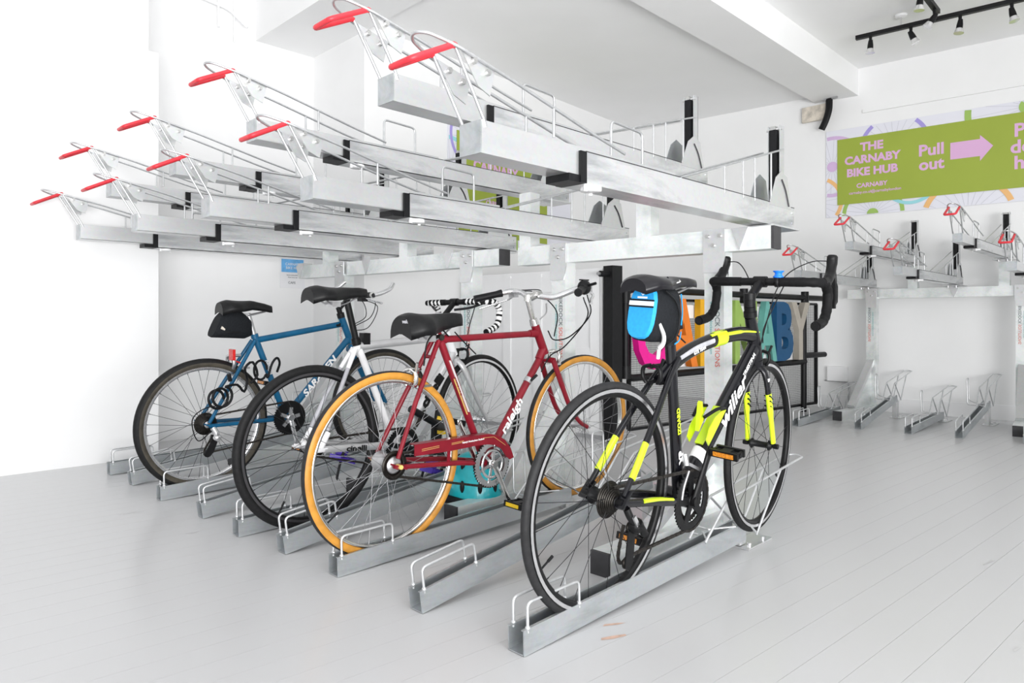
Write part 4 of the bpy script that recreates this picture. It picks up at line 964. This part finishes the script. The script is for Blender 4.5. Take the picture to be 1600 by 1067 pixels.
# fork
b = MB(); b.tube([(.838, 0, .672), (.847, 0, .652)], [.021, .022], 14); b.tube([(.848, -.04, .650), (.848, .04, .650)], .013, 12)
for s in (-1, 1): b.tube(spline([(.848, s*.04, .655), (.893, s*.045, .56), (.96, s*.05, .43), (1.02, s*.053, .362), (FH[0], s*.055, R)], 6), [.0125]*8+[.011]*8+[.0085]*9, 10, e=(.8, 1.1), ref=Y3)
fk = b.build('fork', 'red', t, SX)
MB().tube([(.834, 0, .680), (.842, 0, .664)], .0235, 16).build('headset_cup', 'chrome', fk, SX)
caliper(t, (.868, 0, .685), 'chrome', SX, 1, 1.0); caliper(t, (.13, 0, .655), 'chrome', None, -1, 1.1)
b = MB(); b.tube([(.768, 0, .806), (.758, 0, .830)], [.02, .017], 14); b.tube([(.760, 0, .82), (.722, 0, .912)], .0118, 12); b.tube([(.722, 0, .908), (.722, 0, .935)], .016, 12); b.tube([(.722, 0, .924), (.775, 0, .938)], .0125, 10); b.tube([(.775, -.02, .938), (.775, .02, .938)], .0165, 12)
st = b.build('stem', 'chrome', t, SX)
MB().tube(spline([(.785, -.012, .83), (.80, -.035, .86), (.79, -.045, .90)]), .006, 8, e=(1, .5)).build('lamp_bracket', 'alud', st, SX)
hp = spline([(.775, 0, .932), (.80, .07, .922), (.845, .15, .950), (.842, .205, .962), (.80, .24, .955), (.69, .30, .930)], 7)
P = [V(p.x, -p.y, p.z) for p in reversed(hp)]+hp[1:]
hb = MB().tube(P, .0125, 12).build('handlebar', 'alu', t, HX)
for s in (-1, 1):
    MB().tube([(.80, s*.241, .955), (.775, s*.255, .949), (.685, s*.302, .929)], [.0175, .0155, .0165], 12).build('grip', 'black', hb, HX)
    lv = MB().tube(spline([(.855, s*.215, .945), (.845, s*.25, .925), (.79, s*.285, .905), (.735, s*.325, .885)]), [.009]*6+[.006]*13, 8, e=(1, .6)).build('brake_lever', 'alu', hb, HX)
    MB().box((.85, s*.215, .952), (.03, .035, .035)).build('lever_clamp', 'alud', lv, HX)
b = MB(); b.sphere((.79, -.25, .955), .031, 14, 9, (1.1, .8, 1)); b.tube([(.79, -.26, .96), (.79, -.31, .968)], .006, 8); b.tube([(.82, -.25, .985), (.76, -.25, .985)], .003, 6); b.build('gear_shifter', 'black', hb, HX)
cable(t, [(.86, -.215, .945), (.90, -.20, .86), (.90, -.09, .76), (.86, -.03, .74), (.83, -.02, .78)], SX, .0028)
cable(t, [(.80, -.25, .935), (.86, -.22, .85), (.86, -.10, .72), (.84, -.03, .67), (.80, -.018, .60)], SX, .0028)
cable(t, [(.86, .215, .945), (.91, .14, .94), (.93, .03, .86), (.90, .01, .75)], SX, .0028)
cable(t, [(.86, .20, .95), (.88, .10, .955), (.83, .02, .935)], SX, .0024)
cable(t, [(.27, -.018, .775), (.22, -.03, .80), (.16, -.03, .76), (.15, -.02, .67)], None, .003)
cable(t, [(.30, -.018, .79), (.345, -.02, .75), (.40, -.03, .70)], None, .0025)
elt('seatpost', 'chrome', [(.23, 0, .77), (.222, 0, .822)], .0128, (1, 1), t)
sa = saddle(t, .060, .345, .872, .098, .030, .085, 'leather', dip=.012, nose=.012)
text('lettering', 'velo', .018, 'greyp', sa, (.058, -.032, .835), (.25, -1, 0), (.1, 0, 1), bold=.0008)
cr1 = chainring((BB[0], 0, BB[1]), .091, -.046, 'alu', t, teeth=46, inner=.070, arms=6, armw=.012, hole=.018)
b = MB(); b.lathe([(.050, -.050), (.060, -.050), (.060, -.045), (.050, -.045)], (BB[0], 0, BB[1]), Y3, 40); b.build('inner_ring', 'alu', cr1)
chainring((BB[0], 0, BB[1]), .0925, -.040, 'cog', t, teeth=46, inner=.070, arms=0)
PR, PL = (.553, .095), (.403, .415)
crank(t, BB, PR, -.058, -.070, 'chrome', .022); crank(t, BB, PL, .055, .070, 'chrome', .022)
pedal(t, (PR[0]+.005, -.125, PR[1]-.004), 'black', 'yellowr', y=-1, tilt=.1); pedal(t, (PL[0], .125, PL[1]), 'black', 'yellowr', tilt=.3)
b = MB()
b.lathe([(.02, -.042), (.036, -.042), (.036, -.046), (.02, -.046)], (0, 0, R), Y3, 36); b.lathe([(.034, -.048), (.052, -.048), (.052, -.051), (.034, -.051)], (0, 0, R), Y3, 36)
b.build('sprocket', 'cog', t)
chainloop(t, (0, R), .038, BB, .093, -.044, -.042)
cgp = [(.078, .394), (.244, .389), (.374, .386), (.44, .383), (.49, .372), (.532, .347), (.565, .310), (.584, .268), (.562, .262), (.543, .276), (.513, .312), (.475, .335), (.43, .343), (.374, .346), (.244, .345), (.077, .352)]
b = MB(); b.prism(cgp, (0, -.062, 0), X3, Z3, Y3, .003)
n_ = 8
b.loft([[V(x, -.062, zz), V(x, -.030, zz), V(x, -.030, zz-.003), V(x, -.062, zz-.003)] for x, zz in cgp[:n_]], smooth=False)
cg = b.build('chain_guard', 'red', t)
for (a, c) in (((.11, .372), (.19, .374)), ((.11, .366), (.19, .368)), ((.25, .374), (.31, .375)), ((.41, .372), (.47, .368)), ((.47, .368), (.535, .325)), ((.25, .369), (.30, .370))):
    MB().bar((a[0], -.064, a[1]), (c[0], -.064, c[1]), .001, .0024, up=Y3).build('gold_line', 'gold', cg)
text('lettering', 'Raleigh Nottingham England', .010, 'whitep', cg, (.36, -.0642, .368), X3, Z3, bold=.0002)
MB().bar((.245, -.05, .285), (.245, -.055, .345), .014, .004, up=Y3).build('guard_bracket', 'red', cg)

# ---------------------------------------------------------------- silver single-speed bicycle
GM = bike_matrix((1.446, 2.631, .002), (.999, .042, .007), (-.042, .998, .035), (-.006, -.035, .999))
t = thing('silver_bicycle', 'silver and white single-speed bicycle with black tyres and spiral-taped drop bars', 'bicycle', mtx=GM)
R = .338; BB = (.440, .278); ax = V(.735, 0, .80)-V(.80, 0, .66); SX = steer_matrix((.735, 0, .80), ax, 6); FH = (.985, R)
rw = wheel(t, 'rear_wheel', (0, 0, R), R, .018, 'rubber', None, 'matteblack', 'blackspoke', 'alu', nsp=32, hw=.07, fr=.03, hr=.016, rimh=.02, track='cap', valve=240)
wheel(t, 'front_wheel', (FH[0], 0, R), R, .014, 'rubber', None, 'matteblack', 'steel', 'alu', X=SX, nsp=28, hw=.065, fr=.02, hr=.012, rimh=.02, track='alu')
ST, SB = V(.212, 0, .768), V(BB[0], 0, BB[1])
b = MB(); b.tube([SB, ST], .0155, 14)
b.tube([SB-Y3*.035, SB+Y3*.035], .022, 16)
b.tube([(.226, 0, .742), (.185, 0, .715)], [.017, .015], 12)
for s in (-1, 1):
    b.tube([(.205, s*.008, .738), (.155, s*.026, .655)], [.0115, .0095], 10)
    b.tube([(.04, s*.062, .40), (.0, s*.064, R)], [.012, .015], 10); b.bar((-.045, s*.064, R-.004), (.03, s*.064, R), .006, .026, up=Y3)
    b.tube([(.03, s*.06, R-.008), (-.04, s*.064, R-.004)], .011, 8)
fr = b.build('frame', 'whitef', t)
for s in (-1, 1):
    MB().tube([(.157, s*.0255, .658), (.09, s*.045, .53), (.036, s*.061, .408)], .0092, 10).build('seat_stay', 'greyp', fr)
    MB().tube([(.42, s*.03, .285), (.30, s*.046, .305), (.02, s*.062, R-.006)], [.013, .0135, .012], 12, e=(.8, 1.25), ref=Y3).build('chain_stay', 'silverp', fr)
along((.02, -.062, R-.006), (.42, -.035, .288),   .40, 0, 0, .032, 'cinelli', 'matteblack', fr, r=.0135, bold=.001, sx=1.5)
MB().tube([(.222, 0, .745), (.748, 0, .775)], .0185, 16).build('top_tube', 'silverp', fr)
MB().tube([(.782, 0, .695), SB], .0215, 16).build('down_tube', 'silverp', fr)
along(SB, (.782, 0, .695), .58, 0, 0, .060, 'cinelli', 'matteblack', fr, r=.0222, bold=.004, sx=1.3)
MB().tube([(.731, 0, .812), (.79, 0, .682)], .0205, 14).build('head_tube', 'whitef', fr)
b = MB(); b.tube([(.80, 0, .668), (.808, 0, .64)], .022, 12)
for s in (-1, 1): b.tube(spline([(.806, s*.015, .650), (.818, s*.036, .62), (.87, s*.046, .52), (.94, s*.05, .40), (FH[0], s*.05, R)], 5), [.015]*8+[.013]*6+[.010]*7, 10, e=(.8, 1.1), ref=Y3)
b.build('fork', 'silverp', t, SX)
caliper(t, (.832, 0, .708), 'matteblack', SX, 1, 1.0)
b = MB(); b.tube([(.731, 0, .812), (.722, 0, .835)], .017, 12); b.tube([(.722, 0, .835), (.708, 0, .875)], [.0155, .0165], 12); b.tube([(.712, 0, .868), (.80, 0, .945)], .014, 10); b.tube([(.80, -.022, .945), (.80, .022, .945)], .019, 12); b.build('stem', 'matteblack', t, SX)
hb = MB().tube([(.80, -.19, .945), (.80, .19, .945)], .0135, 12).build('handlebar', 'matteblack', t, SX)
for s in (-1, 1):
    P = rnd([(.80, s*.06, .945), (.80, s*.185, .945), (.87, s*.202, .943), (.905, s*.204, .905), (.885, s*.206, .825), (.79, s*.208, .795)], .04, 8)
    Q = [P[0]]
    for i in range(1, len(P)):
        k = max(1, int((P[i]-P[i-1]).length/.006)); Q += [lerp(P[i-1], P[i], j/k) for j in range(1, k+1)]
    MB().tube(Q, .0155, 12).build('bar_tape', 'tape', hb, SX)
    # white spiral overlay: every other short turn of the tape
    vs = MB()
    for i in range(4, len(Q)-3, 4):
        vs.tube([Q[i]+V(0, 0, .002), Q[i+1], Q[i+2]-V(0, 0, .002)], .0162, 12, cap=False)
    vs.build('tape_stripes', 'whitep', hb, SX, stuff=True)
    MB().tube(spline([(.815, s*.17, .935), (.78, s*.12, .915), (.73, s*.06, .905)]), .006, 8).build('brake_lever', 'black', hb, SX)
cable(t, [(.82, -.1, .94), (.90, -.05, .93), (.91, 0, .82), (.86, -.02, .72)], SX)
elt('seatpost', 'matteblack', [(.214, 0, .765), (.162, 0, .945)], .0142, (1, 1), t)
MB().tube([(.2165, 0, .752), (.208, 0, .782)], .0195, 14).build('seat_collar', 'matteblack', fr)
saddle(t, -.028, .262, 1.012, .076, .024, .066, 'leather', dip=.014, nose=.016)
b = MB(); b.box((.258, 0, .778), (.035, .035, .05)); b.build('rear_light', 'black', t)
chainring((BB[0], 0, BB[1]), .090, -.046, 'matteblack', t, teeth=46, inner=.066, arms=5, armw=.022)
PR, PL = (.595, .235), (.268, .300)
crank(t, BB, PR, -.056, -.070, 'matteblack', .026); crank(t, BB, PL, .056, .070, 'matteblack', .026)
for p, y in ((PR, -1), (PL, 1)):
    pd = pedal(t, (p[0]-.035, y*.12, p[1]-.07), 'purple', None, label='purple pedal with black toe strap', y=y, tilt=.3, w=.085)
    MB().tube(spline([V(p[0]-.035+dx, y*(.12+dy), p[1]-.07+dz) for dx, dy, dz in ((-.03, -.03, 0), (-.045, -.03, -.06), (-.03, 0, -.085), (.0, .03, -.055), (.02, .035, 0), (.045, .03, .05), (.03, 0, .075), (-.01, -.03, .05), (-.03, -.03, 0))]), .006, 8, e=(1.5, .5)).build('toe_strap', 'black', pd)
    MB().sphere((p[0]-.04, y*.12, p[1]-.035), .030, 12, 8, (1, 1.1, 1)).build('pedal_body', 'purple', pd)
b = MB(); b.lathe([(.012, -.044), (.034, -.044), (.034, -.048), (.012, -.048)], (0, 0, R), Y3, 30); b.build('sprocket', 'cog', t)
chainloop(t, (0, R), .034, BB, .090, -.046, -.046)
# U-lock carried on the frame
ul = thing('u_lock', 'black U-lock with yellow end caps hanging on the silver bicycle frame', 'lock', mtx=GM @ Matrix.Translation((.50, -.05, .44)))
MB().tube([(-.02, 0, .012), (.10, -.005, -.055), (.135, -.006, -.075)], .017, 12).build('crossbar', 'black', ul)
MB().tube([(.135, -.006, -.075), (.185, -.008, -.102)], .0185, 12).build('end_cap', 'cap', ul)
MB().box((.175, -.010, -.118), (.045, .035, .016)).build('yellow_cap', 'yellowr', ul)
MB().tube(rnd([(.12, .0, -.072), (.12, .01, -.26), (.165, .01, -.28), (.165, .0, -.10)], .03), .0085, 8).build('shackle', 'black', ul)
# teal helmet
hm = thing('cycle_helmet', 'teal cycle helmet with black openings and rim behind the red chainring', 'helmet', (2.115, 2.37, .03)); hm.scale = (1.0, 1.05, 1.25)
S = []
for i in range(9):
    a = PI/2*i/8; rr = math.cos(a*.97); S.append([V(.118*rr*math.cos(k*PI/12), .145*rr*math.sin(k*PI/12), .02+.165*math.sin(a)) for k in range(24)])
hs = MB().loft(S).build('shell', 'teal', hm)
b = MB(); b.tube([V(.118*math.cos(k*PI/16), .146*math.sin(k*PI/16), .012+.012*math.cos(k*PI/8)) for k in range(32)], .016, 8, closed=True); b.build('rim', 'black', hm)
for i in range(10):
    a = 2*PI*i/10; 
    for e_, hh in ((.35, .05), (.85, .035)):
        n_ = V(math.cos(a+e_)*math.cos(e_)*1.0, math.sin(a+e_)*math.cos(e_), math.sin(e_)); p = V(.119*n_.x, .146*n_.y, .02+.166*n_.z)
        MB().sphere(p, .013, 10, 6, (.8, .8, 1.7)).build('vent', 'black', hs)

# ---------------------------------------------------------------- blue mountain bicycle
BM = bike_matrix((1.376, 3.566, .018), (1.0, -.01, .019), (.009, .999, .035), (-.019, -.035, .999))
t = thing('mountain_bicycle', 'petrol blue mountain bicycle with dusty knobbly tyres and silver bar ends', 'bicycle', mtx=BM)
R = .327; BB = (.432, .312); ax = V(.775, 0, .86)-V(.84, 0, .69); SX = steer_matrix((.775, 0, .86), ax, -4); FH = (1.05, R)
wheel(t, 'rear_wheel', (0, 0, R), R, .023, 'rubber', 'rubberb', 'alu', 'blackspoke', 'alud', nsp=32, hw=.08, fr=.024, hr=.016, rimh=.018, track='alu', band=84)
wheel(t, 'front_wheel', (FH[0], 0, R), R, .023, 'rubber', 'rubberb', 'alu', 'steel', 'alud', X=SX, nsp=32, hw=.07, fr=.02, hr=.012, rimh=.018, track='alu', band=84)
ST, SB = V(.262, 0, .755), V(BB[0], 0, BB[1]); b = MB()
b.tube([SB, ST], .0165, 14); b.tube([(.268, 0, .735), (.80, 0, .812)], .0165, 14); b.tube([(.776, 0, .848), (.838, 0, .70)], .0195, 14); b.tube([(.825, 0, .725), SB], .0185, 14); b.tube([SB-Y3*.036, SB+Y3*.036], .022, 16)
for s in (-1, 1):
    b.tube([(.255, s*.018, .735), (.13, s*.045, .54), (.0, s*.066, R+.01)], [.0105, .0100, .009], 10)
    b.tube([(.41, s*.028, .308), (.22, s*.05, .315), (.0, s*.066, R-.004)], [.012, .0105, .010], 10); b.bar((-.02, s*.066, R+.006), (.03, s*.066, R-.01), .007, .034, up=Y3)
fr = b.build('frame', 'blue', t)
along(SB, (.825, 0, .725), .50, 0, 0, .050, 'SARACEN', 'whitep', fr, r=.0192, bold=.002, shear=.2, sx=1.25)
along(SB, ST, .62, 0, 0, .030, 'limited', 'whitep', fr, r=.0172, bold=.001, shear=.2)
along((.268, 0, .735), (.80, 0, .812), .9, 0, 0, .020, 'tuff', 'matteblack', fr, r=.0172, bold=.002)
b = MB(); b.tube([(.84, 0, .692), (.848, 0, .66)], .022, 14); b.tube([(.852, -.055, .655), (.852, .055, .655)], .017, 10)
for s in (-1, 1): b.tube([(.852, s*.055, .672), (.95, s*.056, .50), (1.04, s*.057, .335)], [.0165, .0175, .0165], 12)
b.build('fork', 'blue', t, SX)
b = MB(); b.tube([(.776, 0, .846), (.768, 0, .872)], .022, 14); b.build('headset', 'black', t, SX)
b = MB(); b.tube([(.768, 0, .87), (.755, 0, .905)], .0145, 12); b.tube([(.758, 0, .895), (.835, 0, .972)], .014, 10); b.tube([(.835, -.02, .972), (.835, .02, .972)], .018, 12); b.build('stem', 'matteblack', t, SX)
hb = MB().tube(spline([(.815, -.30, .985), (.83, -.12, .978), (.835, 0, .972), (.83, .12, .978), (.815, .30, .985)]), .0125, 10).build('handlebar', 'matteblack', t, SX)
for s in (-1, 1):
    MB().tube([(.824, s*.16, .98), (.815, s*.285, .986)], .0165, 12).build('grip', 'black', hb, SX)
    MB().tube([(.8155, s*.283, .986), (.815, s*.298, .986)], .018, 12).build('grip_collar', 'chrome', hb, SX)
    MB().tube(spline([(.817, s*.302, .986), (.86, s*.305, .998), (.915, s*.302, 1.022), (.945, s*.285, 1.05)]), .0115, 10).build('bar_end', 'alu', hb, SX)
    lv = MB().tube(spline([(.84, s*.13, .972), (.875, s*.16, .955), (.885, s*.22, .945), (.88, s*.275, .94)]), .0065, 8).build('brake_lever', 'alu', hb, SX)
    MB().box((.845, s*.12, .962), (.04, .05, .035)).build('gear_shifter', 'black', lv, SX)
    cable(t, [(.87, s*.12, .96), (.95, s*.08, .94), (.95, s*.03, .85), (.86, s*.02, .80)], SX)
cable(t, [(.86, -.10, .955), (.96, -.09, .91), (.93, -.04, .79), (.83, -.025, .77)], SX)
elt('seatpost', 'alud', [(.262, 0, .75), (.226, 0, .875)], .0135, (1, 1), t)
MB().tube([(.264, 0, .745), (.259, 0, .768)], .0195, 12).build('seat_collar', 'blue', fr)
saddle(t, .075, .355, .952, .080, .024, .066, 'leather', dip=.010, nose=.038)
b = MB()
for k in range(7): b.lathe([(.014, -.014-k*.005), (.056-k*.0045, -.014-k*.005), (.056-k*.0045, -.0165-k*.005), (.014, -.0165-k*.005)], (0, 0, R), Y3, 30)
b.build('cassette', 'cog', t)
cr1 = chainring((BB[0], 0, BB[1]), .088, -.050, 'matteblack', t, teeth=42, inner=.030, arms=0)
b = MB()
for k in range(5):
    a = 2*PI*k/5+.2; d = V(math.cos(a), 0, math.sin(a)); b.bar(V(BB[0], -.056, BB[1]), V(BB[0], -.056, BB[1])+d*.056, .018, .008, up=Y3)
b.build('spider', 'alud', cr1)
PR, PL = (.468, .140), (.396, .484)
crank(t, BB, PR, -.062, -.075, 'alu', .024); crank(t, BB, PL, .062, .075, 'alu', .024)
pedal(t, (PR[0], -.13, PR[1]), 'black', 'amber', y=-1, tilt=.5); pedal(t, (PL[0], .13, PL[1]), 'black', 'amber', tilt=.2)
chainloop(t, (0, R), .040, BB, .088, -.030, -.048, lower=[V(.03, 0, .185), V(.01, 0, .168), V(-.012, 0, .176), V(-.012, 0, .20), V(.02, 0, .25), V(.028, 0, .28)])
b = MB(); b.tube(spline([(.015, -.07, .315), (.03, -.076, .285), (.035, -.075, .262)]), .015, 10); b.sphere((.035, -.074, .262), .020, 12, 8)
rd = b.build('rear_derailleur', 'alu', t)
MB().prism([(.02, .27), (.05, .26), (.02, .185), (-.008, .168), (-.022, .182)], (0, -.062, 0), X3, Z3, Y3, .004).build('derailleur_cage', 'black', rd)
for p in ((.03, .258), (-.004, .186)): MB().lathe([(.004, -.004), (.020, -.003), (.020, .003), (.004, .004)], (p[0], -.056, p[1]), Y3, 14).build('jockey_wheel', 'black', rd)
cable(t, [(.01, -.075, .30), (-.06, -.08, .26), (-.085, -.075, .36), (-.03, -.068, .41), (.06, -.06, .42)], None, .0028)
caliper(t, (.165, 0, .66), 'alud', None, -1, 1.2)
b = MB(); b.box((.128, -.035, .668), (.014, .050, .056)); b.tube([(.135, -.035, .640), (.19, -.03, .615)], .004, 6); b.build('rear_reflector', 'redr', t)
# black saddle bag and coiled cable lock on the blue bicycle
sb = thing('black_saddle_bag', 'black saddle bag hanging under the blue mountain bicycle saddle', 'bag', mtx=BM @ Matrix.Translation((.15, 0, .76)))
b = MB(); b.loft(bagloft([((-.098, 0, .058), .046, .060, .42), ((-.086, 0, .062), .056, .070, .40), ((-.05, 0, .066), .058, .074, .25), ((.0, 0, .066), .056, .076, .1), ((.05, 0, .052), .048, .066, 0), ((.085, 0, .040), .028, .042, 0)])); b.build('bag_body', 'fabric', sb)
MB().box((-.075, -.05, .045), (.022, .012, .014), Matrix.Rotation(.4, 3, 'Y')).build('reflective_tab', 'beige', sb)
MB().tube(spline([(-.11, -.02, .018), (-.05, -.052, .025), (.02, -.05, .022)]), .004, 6).build('zip', 'black', sb)
for s in (-1, 1): MB().bar((-.03, s*.03, .13), (-.02, s*.03, .165), .012, .004, up=Y3).build('rail_strap', 'fabric', sb)
lk = thing('coil_lock', 'black coiled cable lock wound round the blue bicycle seat stays', 'lock', mtx=BM @ Matrix.Translation((.04, -.07, .43)))
P = []
for k in range(50):
    a = 2*PI*k/22; P.append(V(-.015+.042*math.cos(a)+.0007*k, -.006-.0006*k, .02+.048*math.sin(a)+.0004*k))
P += [V(.09, -.02, .09), V(.13, -.01, .05), V(.15, .0, .11), V(.13, -.02, .17), V(.17, -.02, .20), V(.20, -.01, .13), V(.165, -.005, .09)]
MB().tube(spline(P, 3), .0065, 8).build('cable', 'black', lk)
MB().tube([(.045, -.045, .115), (.035, -.05, .15)], .010, 10).build('lock_barrel', 'black', lk)
lk2 = thing('coil_lock', 'black coiled cable looped round the blue bicycle seat tube', 'lock', mtx=BM @ Matrix.Translation((.33, -.03, .56)))
MB().tube(spline([V(-.055+.035*math.cos(a), -.01, .02+.05*math.sin(a)) for a in [k*PI/6 for k in range(12)]]+[V(-.02, -.02, -.02), V(.0, -.025, .05), V(.03, -.02, .08), V(.055, .0, .05), V(.05, .02, .0)], 4), .0065, 8).build('cable', 'black', lk2)
